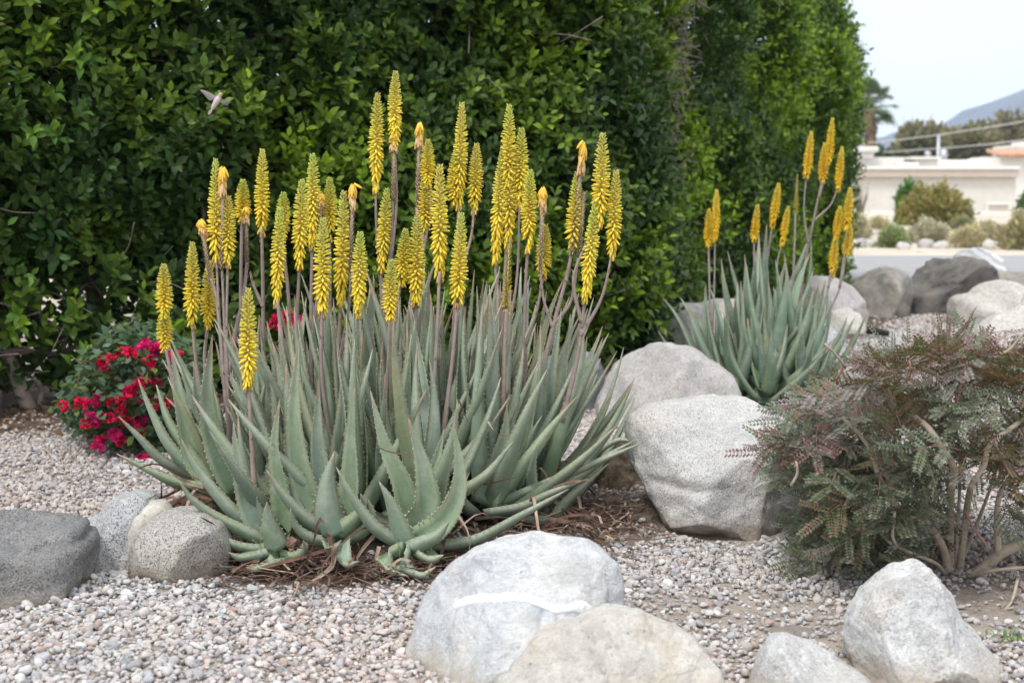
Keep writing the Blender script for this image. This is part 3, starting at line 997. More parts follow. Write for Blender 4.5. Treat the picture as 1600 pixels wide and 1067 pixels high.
def make_foliage(P, nn, depth, z, rg, LL, twig_len, per, young_amp, patch_off):
    n = len(P)
    d = unit(nn * 0.7 + np.array([0, 0, 0.75]) + rg.normal(0, 0.45, (n, 3)))
    a = unit(np.cross(d, rg.normal(0, 1, (n, 3))))
    b = np.cross(d, a)
    patch = np.array([noise.noise((p[0] * 0.9 + patch_off, p[1] * 0.9, p[2] * 1.1)) + 0.6 * noise.noise((p[0] * 3 + patch_off, p[1] * 3, p[2] * 3)) for p in P])
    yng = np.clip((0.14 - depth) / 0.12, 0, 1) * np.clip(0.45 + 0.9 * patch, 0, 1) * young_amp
    po, di, no, le, co, de = [], [], [], [], [], []
    for k in range(per):
        f = (k + 0.4) / per
        th = k * 2.4 + rg.uniform(-0.4, 0.4, n)
        side = a * np.cos(th)[:, None] + b * np.sin(th)[:, None]
        po.append(P + d * (twig_len * f)[:, None] + side * 0.004)
        spread = 1.0 - 0.75 * f
        di.append(d * (0.45 + 0.5 * f) + side * (0.35 + spread)[..., None] if np.ndim(spread) else d * (0.45 + 0.5 * f) + side * (0.35 + spread) + rg.normal(0, 0.18, (n, 3)) + np.array([0, 0, 0.10]))
        no.append(d * 0.9 + nn * 0.5 + np.array([0, 0, 0.55]) - side * 0.2 + rg.normal(0, 0.35, (n, 3)))
        le.append(LL * rg.uniform(0.7, 1.15, n) * (1.05 - 0.45 * f ** 3))
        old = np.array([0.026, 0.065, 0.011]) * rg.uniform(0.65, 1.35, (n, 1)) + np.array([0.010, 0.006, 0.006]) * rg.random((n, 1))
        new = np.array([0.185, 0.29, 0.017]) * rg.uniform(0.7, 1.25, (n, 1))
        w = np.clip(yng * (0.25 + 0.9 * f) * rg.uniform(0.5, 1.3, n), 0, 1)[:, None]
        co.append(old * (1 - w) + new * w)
        de.append(depth)
    cat = lambda q: np.concatenate(q)
    return cat(po), cat(di), cat(no), cat(le), cat(co), cat(de)


rg = np.random.default_rng(21)
hedge = root('ficus_hedge', (-1.6, 7.9, 0), 'tall dark green clipped hedge filling the view behind the big aloe', 'hedge', None)
# near section: sample more on the visible stretch
P, nn, dep, u, z = hedge_twigs(HEDGE_NEAR, 21500, rg, 3.6, 0.0, 1, None)
x_px, y_px = proj(P)
# open skirt at the trunk end: the crown starts above the ground there
skirt = 0.46 + 0.16 * np.sin(P[:, 0] * 5) + 0.1 * np.sin(P[:, 0] * 13)
low = (P[:, 0] < -1.9) & (z < skirt + 0.05) & (rg.random(len(P)) < 0.9)
ch = np.array([noise.noise((p[0] * 2.1, p[1] * 2.1 + 7, p[2] * 2.1)) for p in P])
thin = (ch > 0.46) & (rg.random(len(P)) < 0.5)
offleft = (P[:, 0] < -3.6) & (rg.random(len(P)) < 0.6)
high = (z > 2.7) & (rg.random(len(P)) < 0.35)
ok = ~(low | thin | offleft | high)
P, nn, dep, z = P[ok], nn[ok], dep[ok], z[ok]
tl = rg.uniform(0.12, 0.26, len(P))
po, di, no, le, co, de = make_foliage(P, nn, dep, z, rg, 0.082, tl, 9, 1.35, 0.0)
fx, fy = proj(po)
inframe = (fx > 5) & (fx < 560) & (fy > 5) & (fy < 640) & (de < 0.03)
cand = np.nonzero(inframe)[0]
dist = po[cand, 1]
pick = cand[np.argsort(dist - le[cand] * 12)[:300]]
leaf_meshes = []
for v in range(6):
    g = np.array([(0.022, 0.066, 0.017), (0.03, 0.085, 0.02), (0.05, 0.12, 0.022), (0.09, 0.19, 0.024), (0.018, 0.05, 0.016), (0.12, 0.22, 0.025)])[v]
    LV = LEAF * np.array([1, 1, 1 + 0.4 * v])
    leaf_meshes.append(new_mesh('leaf', LV, LEAFF, M['hedge'], np.broadcast_to(g, (8, 3)), True))
lum = co[:, 1]
bins = [0.05, 0.068, 0.085, 0.12, 0.165]
order = [4, 0, 1, 2, 3, 5]
for i in pick:
    D = Vector(di[i]).normalized()
    X = D.cross(Vector(no[i])).normalized()
    Z = X.cross(D)
    Mx = Matrix.Translation(Vector(po[i])) @ Matrix((X, D, Z)).transposed().to_4x4() @ Matrix.Scale(le[i], 4)
    inst('leaf', leaf_meshes[order[int(np.digitize(lum[i], bins))]], Mx, hedge)
mask = np.ones(len(po), bool)
mask[pick] = False
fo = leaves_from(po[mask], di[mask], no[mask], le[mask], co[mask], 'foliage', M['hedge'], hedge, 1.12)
tag(fo, kind='stuff')
# deeper layers of the same hedge
P, nn, dep, u, z = hedge_twigs(HEDGE_NEAR, 13000, rg, 3.6, 0.0, 1, None)
P = P - nn * (rg.uniform(0.25, 1.15, len(P)) - dep)[:, None]
low = (P[:, 0] < -1.9) & (z < 0.6) & (rg.random(len(P)) < 0.6)
hole = np.array([noise.noise((p[0] * 2.6, p[1] * 2.6 + 1, p[2] * 2.6)) for p in P]) > 0.5
P, nn, z = P[~low & ~hole], nn[~low & ~hole], z[~low & ~hole]
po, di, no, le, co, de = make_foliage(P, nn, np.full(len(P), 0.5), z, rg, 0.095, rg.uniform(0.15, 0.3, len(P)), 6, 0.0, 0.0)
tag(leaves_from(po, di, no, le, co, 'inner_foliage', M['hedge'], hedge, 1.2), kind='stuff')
# trunks and limbs of the near section
rt = random.Random(5)


def limb(mb, a, b, r0, r1, wob=0.06, n=9, sides=7, tipz=0):
    a, b = Vector(a), Vector(b)
    L_ = (b - a).length
    pts = []
    for i in range(5):
        f = i / 4
        p_ = a.lerp(b, f)
        if 0 < i < 4:
            p_ += Vector((rt.uniform(-1, 1), rt.uniform(-1, 1), rt.uniform(-1, 1))) * wob * L_
        pts.append(p_)
    mb.tube(smooth_path(pts, n), [r0, (r0 + r1) * 0.5, r1], sides)


trunk_spots = [(-3.3, 6.95), (-2.62, 7.42), (-2.38, 7.9), (-1.75, 8.2), (-1.0, 8.7), (-0.2, 9.2), (0.45, 9.7)]
for i, (tx, ty) in enumerate(trunk_spots):
    mb = MB()
    top = Vector((tx + rt.uniform(-0.15, 0.25), ty + rt.uniform(-0.1, 0.2), 1.3))
    limb(mb, (tx, ty, -0.03), top, 0.062, 0.035, 0.05, 12, 8)
    tk = mb.build('trunk', M['bark'], hedge)
    for k in range(5):
        zb = rt.uniform(0.3, 1.3)
        f = zb / 1.33
        st = Vector((tx, ty, 0)).lerp(top, f)
        a_ = rt.uniform(0, 6.28)
        en = st + Vector((math.cos(a_) * rt.uniform(0.4, 0.9), math.sin(a_) * 0.4, rt.uniform(0.2, 1.2)))
        b_ = MB()
        limb(b_, st, en, 0.026, 0.007, 0.08, 10, 6)
        b_.build('branch', M['bark'], tk)
# the limbs that show at the open end
for pts, r0, r1 in [
    ([(52, 655, 7.35), (30, 600, 7.3), (8, 545, 7.3), (-10, 480, 7.3)], 0.045, 0.03),
    ([(70, 545, 7.55), (62, 500, 7.5), (40, 462, 7.45), (20, 430, 7.4)], 0.03, 0.022),
    ([(12, 545, 7.4), (60, 552, 7.5), (100, 550, 7.6), (150, 520, 7.8)], 0.022, 0.012),
    ([(58, 655, 7.4), (62, 625, 7.4), (64, 608, 7.4), (52, 590, 7.35)], 0.02, 0.012),
    ([(28, 655, 7.3), (52, 648, 7.25), (75, 640, 7.25)], 0.010, 0.004),
    ([(100, 650, 8.0), (110, 600, 8.0), (128, 540, 8.0), (135, 480, 8.0)], 0.03, 0.02),
    ([(160, 640, 8.2), (165, 590, 8.2), (150, 530, 8.2), (170, 470, 8.2)], 0.028, 0.018),
]:
    b_ = MB()
    b_.tube(smooth_path([at(*q) for q in pts], 14), [r0, r1], 7)
    b_.build('branch', M['twig'], hedge)
tb = MB()
for i in range(620):   # tangle of fine dead twigs in the dim inside of the hedge
    uu = rt.uniform(0, 1)
    x = -3.4 + 4.0 * uu
    y = np.interp(x, HEDGE_NEAR[:, 0], HEDGE_NEAR[:, 1]) + rt.uniform(0.1, 0.8)
    zz = rt.uniform(0.05, 0.7) if i % 2 else rt.uniform(0.1, 2.6)
    a_ = Vector((x, y, zz))
    e_ = a_ + Vector((rt.uniform(-0.4, 0.4), rt.uniform(-0.3, 0.2), rt.uniform(-0.15, 0.35)))
    m_ = (a_ + e_) / 2 + Vector((rt.uniform(-0.06, 0.06), 0, rt.uniform(-0.06, 0.06)))
    tb.tube(smooth_path([a_, m_, e_], 6), [0.005, 0.002], 4)
tag(tb.build('twigs', M['twig'], hedge), kind='stuff')

rg = np.random.default_rng(33)
hedge2 = root('ficus_hedge', (2.6, 14.5, 0), 'lighter green hedge running back to the road, bare twigs at its near end', 'hedge', None)
P, nn, dep, u, z = hedge_twigs(HEDGE_FAR, 19500, rg, 3.75, 11.0, 1, None)
# shoulder of the hedge end
xl = np.interp(P[:, 2], [0, 0.3, 1.1, 2.5, 2.9, 3.5, 3.8], [520, 524, 532, 540, 526, 492, 455]) / F * P[:, 1] + rg.normal(0, 0.06, len(P)) - 0.12
ch = np.array([noise.noise((p[0] * 1.4, p[1] * 1.4 + 3, p[2] * 1.7)) for p in P])
thin = (ch > 0.38) & (rg.random(len(P)) < 0.7)
ok = (P[:, 0] < xl) & ~thin
P, nn, dep, z = P[ok], nn[ok], dep[ok], z[ok]
tl = rg.uniform(0.12, 0.26, len(P))
po, di, no, le, co, de = make_foliage(P, nn, dep, z, rg, 0.078, tl, 9, 1.35, 9.0)
tag(leaves_from(po, di, no, le, co * 1.2, 'foliage', M['hedge'], hedge2, 1.1), kind='stuff')
for i, f in enumerate(np.linspace(0.10, 0.92, 7)):
    s = poly_len(HEDGE_FAR)
    x, y = np.interp(f * s[-1], s, HEDGE_FAR[:, 0]), np.interp(f * s[-1], s, HEDGE_FAR[:, 1])
    mb = MB()
    limb(mb, (x - 0.45, y + 0.3, -0.03), (x - 0.4 + rt.uniform(-0.2, 0.2), y + 0.35, 2.6), 0.07, 0.025, 0.04, 12, 7)
    mb.build('trunk', M['bark'], hedge2)
# bare twigs in the gap between the two sections
tb = MB()
for i in range(260):
    zz = rt.choice([rt.gauss(2.0, 0.22), rt.gauss(1.35, 0.16), rt.gauss(0.55, 0.14), rt.gauss(2.75, 0.15), rt.uniform(0.2, 2.6)])
    px0 = np.interp(zz, [0.2, 0.9, 1.5, 2.2, 2.8], [1052, 1054, 1054, 1068, 1092])
    b0 = at(px0 + rt.gauss(0, 12), 300, 10.42 + rt.uniform(-0.12, 0.3))
    a_ = Vector((b0.x, b0.y, zz))
    e_ = a_ + Vector((rt.uniform(-0.42, 0.12), rt.uniform(-0.25, 0.1), rt.uniform(-0.22, 0.16)))
    m_ = (a_ + e_) / 2 + Vector((rt.uniform(-0.04, 0.04), 0, rt.uniform(-0.05, 0.05)))
    tb.tube(smooth_path([a_, m_, e_], 6), [0.0055, 0.002], 3)
M['grey_twig'] = plain('grey_twig', (0.21, 0.175, 0.165), 0.9, 0.3, 12)
tag(tb.build('bare_twigs', M['grey_twig'], hedge2), kind='stuff')

# fallen leaves on the soil
rg = np.random.default_rng(5)
m = 2600
uu = rg.uniform(0, 1, m)
s = poly_len(HEDGE_NEAR)
x, y = np.interp(uu * s[-1], s, HEDGE_NEAR[:, 0]), np.interp(uu * s[-1], s, HEDGE_NEAR[:, 1])
x = x + rg.normal(0.0, 0.28, m)
y = y + rg.normal(0.0, 0.32, m)
P = np.stack([x, y, gz(x, y) + rg.uniform(0.004, 0.02, m)], 1)
D = unit(np.concatenate([rg.normal(0, 1, (m, 2)), rg.normal(0, 0.15, (m, 1))], 1))
Nn = np.array([0, 0, 1.0]) + rg.normal(0, 0.35, (m, 3))
C = np.array([0.17, 0.11, 0.07]) * rg.uniform(0.5, 1.7, (m, 1))
tag(leaves_from(P, D, Nn, rg.uniform(0.03, 0.07, m), C, 'fallen_leaves', M['dry'], None), 'dry brown leaves fallen on the soil along the hedge foot', 'leaves', kind='stuff')

# ------------------------------------------------------------------ aloe
def aloe_leaf_geo(P, up, W, T, rr, teeth=True, base_c=(0.165, 0.25, 0.155), tip_c=(0.23, 0.29, 0.19), twist=0.0, ch=0.30, dry_tip=0.5):
    P = np.asarray(P, float)
    m = len(P)
    s = np.r_[0, np.cumsum(np.linalg.norm(np.diff(P, axis=0), axis=1))]
    Ltot = s[-1]
    s = s / Ltot
    Tn, Wd, Nm = frames(P, up)
    if twist:
        a = twist * s
        Wd, Nm = Wd * np.cos(a)[:, None] + Nm * np.sin(a)[:, None], Nm * np.cos(a)[:, None] - Wd * np.sin(a)[:, None]
    w = W * 1.04 * (1 - s) ** 0.98 * (0.92 + 0.5 * np.clip(s, 0, 0.3)) + 0.0015
    th = T * (1 - s) ** 0.75 + 0.0012
    c = ch * w * (0.8 + 0.9 * s)
    us = [-1, -0.5, 0, 0.5, 1]
    ring = []
    for q in us:
        ring.append(Wd * (q * w / 2)[:, None] + Nm * (c * q * q)[:, None])
    for q in (0.62, 0, -0.62):
        ring.append(Wd * (q * w / 2 * 1.02)[:, None] + Nm * (c * q * q - th * (1 - 0.75 * q * q))[:, None])
    V = np.stack([P + r for r in ring], 1)           # m,8,3
    k = 8
    Fc = []
    for i in range(m - 1):
        for j in range(k):
            j2 = (j + 1) % k
            Fc.append((i * k + j, i * k + j2, (i + 1) * k + j2, (i + 1) * k + j))
    Fc.append(tuple(range((m - 1) * k, m * k)))
    Fc.append(tuple(range(k - 1, -1, -1)))
    b, t = np.array(base_c), np.array(tip_c)
    f = (s ** 1.2)[:, None, None]
    C = np.broadcast_to(b * (1 - f) + t * f, (m, k, 3)).copy()
    C[:, 5:8] *= 0.94
    C[:, 0] = C[:, 0] * 0.55 + np.array([0.42, 0.42, 0.28]) * 0.45
    C[:, 4] = C[:, 4] * 0.55 + np.array([0.42, 0.42, 0.28]) * 0.45
    st_ = 0.95 - 0.14 * dry_tip
    tip = np.clip((s - st_) / (1 - st_), 0, 1)[:, None, None] * dry_tip
    C = C * (1 - tip) + np.array([0.32, 0.20, 0.15]) * tip
    V = V.reshape(-1, 3)
    C = C.reshape(-1, 3)
    if teeth:
        tv, tf, tcx = [], [], []
        base = len(V)
        step = 0.021
        nt_ = int(Ltot * 0.9 / step)
        for side in (0, 4):
            E = V.reshape(-1)  # dummy to keep flat
            edge = (P + ring[side])
            for q in range(nt_):
                f0 = (0.05 + 0.88 * (q + rr.uniform(-0.25, 0.25)) / nt_)
                pe = np.array([np.interp(f0, s, edge[:, a]) for a in range(3)])
                tn = np.array([np.interp(f0, s, Tn[:, a]) for a in range(3)])
                wd = np.array([np.interp(f0, s, Wd[:, a]) for a in range(3)]) * (-1 if side == 0 else 1)
                nm = np.array([np.interp(f0, s, Nm[:, a]) for a in range(3)])
                h = 0.0055 * (1.05 - 0.6 * f0)
                n0 = base + len(tv)
                tv += [pe - tn * 0.003 - wd * 0.001 + nm * 0.0012, pe + tn * 0.003 - wd * 0.001 + nm * 0.0012, pe + wd * h + tn * h * 0.45, pe - nm * 0.002 - wd * 0.001]
                tf += [(n0, n0 + 1, n0 + 2), (n0 + 1, n0 + 3, n0 + 2), (n0 + 3, n0, n0 + 2)]
        if tv:
            V = np.vstack([V, tv])
            C = np.vstack([C, np.tile(np.array([0.50, 0.47, 0.32]), (len(tv), 1))])
            Fc = Fc + tf
    return V, Fc, C


def arc_leaf(base, az, e0, e1, L_, k=1.0, n=13, sway=0.0):
    """centreline that leaves the rosette at elevation e0 and ends at e1"""
    s = np.linspace(0, 1, n)
    e = e0 + (e1 - e0) * s ** k
    a = az + sway * s
    st = L_ / (n - 1)
    P = [np.array(base, float)]
    for i in range(n - 1):
        em, am = (e[i] + e[i + 1]) / 2, (a[i] + a[i + 1]) / 2
        P.append(P[-1] + st * np.array([math.cos(em) * math.cos(am), math.cos(em) * math.sin(am), math.sin(em)]))
    return np.array(P)


ra = random.Random(11)


def leaf_colours(r, dusty=1.0):
    v = r.uniform(0.78, 1.18)
    g = r.uniform(-0.025, 0.03)
    b = (0.182 * v + g * 0.5, 0.270 * v + g, 0.188 * v - g * 0.7)
    t = (0.315 * v, 0.370 * v, 0.278 * v)
    if r.random() < 0.06:
        b = (0.19 * v, 0.26 * v, 0.145 * v)
        t = (0.32 * v, 0.33 * v, 0.20 * v)
    return b, t


def rosette(clump, c, n, L_, W, rr, lean=(0, 0), spread=64, zb=0.0, tone=(1, 1, 1), into=None):
    z0 = float(gz(c[0], c[1])) + zb
    off = rr.uniform(0, 6.28)
    for i in range(n):
        f = i / (n - 1)                       # 0 inner .. 1 outer
        az = off + i * 2.399 + rr.uniform(-0.2, 0.2)
        e0 = R(86 - spread * f ** 1.1 + rr.uniform(-8, 6))
        e1 = R(93 - 16 * f + rr.uniform(-24, 14))
        l = L_ * 0.94 * (0.72 + 0.36 * math.sin(math.pi * (0.25 + 0.55 * f))) * rr.uniform(0.74, 1.12)
        r0 = 0.012 + 0.045 * f
        base = (c[0] + r0 * math.cos(az), c[1] + r0 * math.sin(az), z0 + 0.14 * (1 - f) + 0.02)
        P = arc_leaf(base, az, e0, e1, l, rr.uniform(0.45, 1.0), 13, rr.uniform(-0.85, 0.85))
        s = np.linspace(0, 1, 13)[:, None]
        P = P + np.array([lean[0], lean[1], 0]) * s ** 1.3
        wob = rr.uniform(-0.02, 0.02) * np.sin(s * rr.uniform(3, 7)) * s
        P = P + np.array([-math.sin(az), math.cos(az), 0]) * wob
        up = (-math.cos(az), -math.sin(az), 0.55)
        b, t = leaf_colours(rr)
        b, t = tuple(np.array(b) * tone), tuple(np.array(t) * tone)
        V, Fc, C = aloe_leaf_geo(P, up, W * rr.uniform(0.85, 1.12), 0.019, rr, True, b, t, rr.uniform(-0.5, 0.5), rr.uniform(0.22, 0.38), rr.choice([0.3, 0.7, 0.9, 1.0]))
        if into is not None:
            into.add(V, Fc, C)
        else:
            mk('leaf', V, Fc, M['aloe'], clump, C)


aloe = root('aloe_clump', (ALOE_C[0], ALOE_C[1], 0), 'big clump of flowering aloe with yellow spikes and grey-green toothed leaves', 'aloe plant', None)


def zA(x, y):
    return 180 + x * 0.4593, 440 + y * 0.4593


def zB(x, y):
    return 560 + x * 0.4591, 440 + y * 0.4591


# front leaves: path in the zoomed photo, distance at the base and at the tip, width, facing
hero = [
    # left front rosette
    (zA, [(545, 915), (430, 905), (340, 865), (285, 815)], 4.20, 4.10, 0.075, 'u'),
    (zA, [(525, 890), (420, 845), (320, 790), (250, 730), (218, 676)], 4.22, 4.08, 0.085, 'u'),
    (zA, [(515, 880), (410, 800), (320, 700), (260, 610), (225, 535)], 4.25, 4.12, 0.095, 'u'),
    (zA, [(525, 880), (470, 800), (432, 690), (412, 570), (402, 480)], 4.22, 4.15, 0.085, 'f'),
    (zA, [(548, 905), (528, 850), (519, 790), (516, 748)], 4.12, 4.06, 0.08, 'r'),
    (zA, [(555, 890), (575, 800), (560, 680), (545, 560), (560, 400)], 4.24, 4.2, 0.08, 'f'),
    (zA, [(560, 910), (600, 850), (640, 800), (590, 690)], 4.28, 4.25, 0.07, 'u'),
    (zA, [(560, 925), (553, 965), (500, 990), (445, 970)], 4.16, 3.98, 0.07, 'u'),
    (zA, [(540, 920), (470, 935), (420, 940), (385, 920)], 4.16, 4.04, 0.07, 'u'),
    (zA, [(575, 925), (620, 935), (645, 910), (640, 880)], 4.16, 4.05, 0.06, 'u'),
    # middle front rosette
    (zA, [(750, 860), (650, 815), (570, 730), (515, 640)], 4.22, 4.08, 0.085, 'u'),
    (zA, [(735, 850), (660, 760), (622, 620), (608, 430), (626, 190)], 4.28, 4.25, 0.095, 'f'),
    (zA, [(745, 855), (722, 800), (722, 690), (746, 575)], 4.16, 4.10, 0.105, 'r'),
    (zA, [(765, 860), (820, 815), (848, 770), (835, 720)], 4.18, 4.08, 0.085, 'u'),
    (zA, [(745, 840), (705, 700), (685, 540), (692, 330)], 4.3, 4.3, 0.09, 'f'),
    (zA, [(770, 845), (800, 700), (805, 520), (815, 360)], 4.3, 4.3, 0.085, 'f'),
    (zA, [(785, 880), (850, 850), (870, 800), (862, 740)], 4.2, 4.1, 0.085, 'u'),
    (zA, [(740, 890), (660, 870), (610, 830), (595, 770)], 4.2, 4.1, 0.07, 'u'),
    (zA, [(765, 890), (770, 930), (790, 965), (830, 950)], 4.14, 3.98, 0.07, 'u'),
    (zA, [(735, 890), (730, 915), (715, 905)], 4.14, 4.02, 0.06, 'u'),
    # right front rosette
    (zB, [(165, 900), (60, 845), (-15, 750), (-75, 630)], 4.14, 4.02, 0.09, 'u'),
    (zB, [(155, 895), (125, 820), (100, 745), (70, 680)], 4.10, 4.0, 0.075, 'u'),
    (zB, [(190, 850), (232, 760), (215, 620), (168, 460)], 4.16, 4.12, 0.10, 'f'),
    (zB, [(200, 890), (300, 810), (348, 680), (323, 475)], 4.14, 4.06, 0.09, 'f'),
    (zB, [(230, 905), (400, 880), (550, 800), (715, 705)], 4.16, 4.08, 0.085, 'u'),
    (zB, [(190, 905), (270, 870), (310, 815)], 4.08, 3.98, 0.07, 'u'),
    (zB, [(160, 915), (150, 985), (190, 1025), (262, 970)], 4.08, 3.92, 0.075, 'u'),
    (zB, [(140, 910), (90, 940), (110, 990), (170, 1020)], 4.08, 3.95, 0.07, 'u'),
    (zB, [(200, 920), (250, 950), (290, 930)], 4.10, 4.0, 0.075, 'u'),
    (zB, [(180, 850), (150, 700), (90, 560), (40, 370)], 4.25, 4.2, 0.085, 'f'),
    (zB, [(210, 860), (240, 700), (270, 600), (292, 500)], 4.26, 4.25, 0.08, 'f'),
    (zB, [(240, 830), (330, 740), (440, 660), (525, 545)], 4.4, 4.3, 0.085, 'u'),
    # right hand side, sweeping out
    (zB, [(430, 760), (470, 640), (500, 520), (505, 420)], 4.55, 4.5, 0.095, 'f'),
    (zB, [(450, 770), (560, 640), (660, 500), (745, 390)], 4.6, 4.52, 0.095, 'u'),
    (zB, [(470, 760), (640, 690), (800, 620), (965, 548)], 4.62, 4.5, 0.075, 'u'),
    (zB, [(480, 785), (600, 770), (720, 690), (860, 590), (940, 540)], 4.6, 4.55, 0.10, 'u'),
    (zB, [(440, 790), (560, 770), (660, 720), (780, 670)], 4.52, 4.42, 0.085, 'u'),
    (zB, [(460, 770), (545, 600), (588, 430), (610, 280)], 4.64, 4.62, 0.10, 'f'),
    (zB, [(500, 800), (590, 840), (660, 820), (720, 740), (850, 620)], 4.62, 4.6, 0.10, 'u'),
    (zB, [(560, 740), (640, 600), (700, 470), (755, 290)], 4.8, 4.75, 0.085, 'u'),
    (zB, [(580, 720), (690, 560), (740, 460), (825, 260)], 4.9, 4.85, 0.08, 'u'),
    (zB, [(600, 720), (760, 590), (840, 510), (880, 450)], 4.95, 4.9, 0.07, 'u'),
    (zB, [(620, 740), (760, 620), (880, 540), (945, 560), (975, 610)], 4.8, 4.75, 0.055, 'u'),
    # left hand side
    (zA, [(420, 720), (345, 570), (312, 400), (330, 180)], 4.45, 4.4, 0.10, 'f'),
    (zA, [(400, 720), (280, 620), (228, 440), (188, 220)], 4.5, 4.42, 0.10, 'f'),
    (zA, [(330, 700), (190, 570), (120, 440), (78, 330)], 4.5, 4.42, 0.085, 'u'),
    (zA, [(330, 700), (220, 690), (110, 640), (5, 585)], 4.46, 4.35, 0.085, 'u'),
    (zA, [(300, 680), (160, 610), (80, 530), (12, 458)], 4.56, 4.45, 0.07, 'u'),
    (zA, [(330, 690), (250, 590), (180, 480), (140, 350)], 4.5, 4.45, 0.09, 'u'),
    (zA, [(450, 700), (370, 600), (290, 430), (265, 270)], 4.5, 4.46, 0.09, 'f'),
    # tall centre blade
    (zB, [(60, 500), (40, 250), (45, 100), (55, -10)], 4.8, 4.8, 0.10, 'f'),
]
for fn, pts, Y0, Y1, W, face in hero:
    m = len(pts)
    wp = [at(*fn(x, y), Y0 + (Y1 - Y0) * i / (m - 1)) for i, (x, y) in enumerate(pts)]
    P = smooth_path(wp, 16)
    P[:, 2] = np.maximum(P[:, 2], 0.025)
    ch = P[-1] - P[0]
    if face == 'u':       # upper face looks up, back towards the rosette
        hz = np.array([ch[0], ch[1], 0])
        hz = hz / (np.linalg.norm(hz) + 1e-6)
        up = np.array([0, 0.15, 1.0]) - hz * 0.6
    elif face == 'f':     # leaf behind its rosette: upper face towards the viewer
        up = np.array([-0.2 * np.sign(ch[0]), -1.0, 0.4])
    else:                 # leaf in front: its back towards the viewer
        up = np.array([0, 1.0, 0.5])
    b, t = leaf_colours(ra)
    V, Fc, C = aloe_leaf_geo(P, up, W, 0.02, ra, True, b, t, ra.uniform(-0.2, 0.2), ra.uniform(0.22, 0.34), ra.choice([0.3, 0.7, 1.0]))
    mk('leaf', V, Fc, M['aloe'], aloe, C)

for (cx, cy, n, L_, W) in [
    (-0.82, 4.62, 11, 0.56, 0.074), (-0.70, 4.46, 9, 0.60, 0.078), (-0.50, 4.46, 9, 0.64, 0.080), (-0.27, 4.42, 9, 0.62, 0.080), (-0.08, 4.62, 13, 0.64, 0.082),
    (-0.90, 4.92, 12, 0.54, 0.068), (-0.72, 4.80, 14, 0.62, 0.072), (-0.52, 4.75, 14, 0.66, 0.074), (-0.27, 4.75, 14, 0.68, 0.074), (0.02, 4.98, 13, 0.64, 0.070),
    (-0.84, 5.20, 11, 0.60, 0.066), (-0.58, 5.15, 13, 0.67, 0.070), (-0.30, 5.15, 13, 0.69, 0.070), (-0.05, 5.30, 12, 0.67, 0.068), (0.14, 5.15, 12, 0.58, 0.064),
    (-0.42, 5.02, 12, 0.74, 0.076), (0.10, 4.80, 11, 0.58, 0.068), (-0.62, 5.00, 10, 0.66, 0.066), (-0.14, 4.98, 10, 0.68, 0.066),
]:
    dxy = np.array([cx, cy]) - ALOE_C
    rosette(aloe, (cx, cy), n, L_, W, ra, lean=tuple(dxy * 0.12))

# the many slender leaves deeper in the clump
inner = MB()
for (cx, cy, n, L_, W) in [(-0.60, 4.62, 12, 0.60, 0.056), (-0.38, 4.60, 12, 0.62, 0.056), (-0.16, 4.74, 12, 0.62, 0.056), (-0.80, 4.78, 11, 0.54, 0.05), (-0.40, 4.90, 13, 0.70, 0.056), (-0.66, 4.92, 12, 0.64, 0.054),
                           (-0.02, 4.84, 12, 0.62, 0.054), (-0.20, 5.06, 12, 0.68, 0.054), (0.06, 5.12, 11, 0.60, 0.05), (-0.74, 5.08, 11, 0.60, 0.052), (-0.48, 5.28, 12, 0.68, 0.054), (-0.16, 5.36, 11, 0.66, 0.052), (-0.92, 4.74, 10, 0.48, 0.05)]:
    dxy = np.array([cx, cy]) - ALOE_C
    rosette(aloe, (cx, cy), n, L_, W, ra, lean=tuple(dxy * 0.15), spread=44, into=inner)
tag(inner.build('inner_leaves', M['aloe'], aloe), kind='stuff')

# dried leaves round the foot
DRY = [(0.19, 0.125, 0.092), (0.14, 0.088, 0.064), (0.34, 0.26, 0.20), (0.165, 0.092, 0.072), (0.095, 0.062, 0.048)]


def dried(pts, w, c, clump, n=14, curl=1.0):
    P = smooth_path(pts, n)
    T, Wd, Nm = frames(P, (0.3, -0.4, 1.0))
    s = np.linspace(0, 1, n)
    ww = w * (1 - s) ** 0.6 + 0.002
    a = curl * s * 2.2
    Wd = Wd * np.cos(a)[:, None] + Nm * np.sin(a)[:, None]
    V = np.concatenate([P - Wd * ww[:, None] / 2, P + Nm * (ww * -0.25)[:, None], P + Wd * ww[:, None] / 2], 0)
    Fc = []
    for i in range(n - 1):
        Fc += [(i, i + 1, n + i + 1, n + i), (n + i, n + i + 1, 2 * n + i + 1, 2 * n + i)]
    C = np.array(c)[None, :] * (0.75 + 0.5 * np.random.default_rng(int(abs(P[0, 0]) * 1e5) % 9999).random((3 * n, 1)))
    mk('dried_leaf', V, Fc, M['dry'], clump, C)


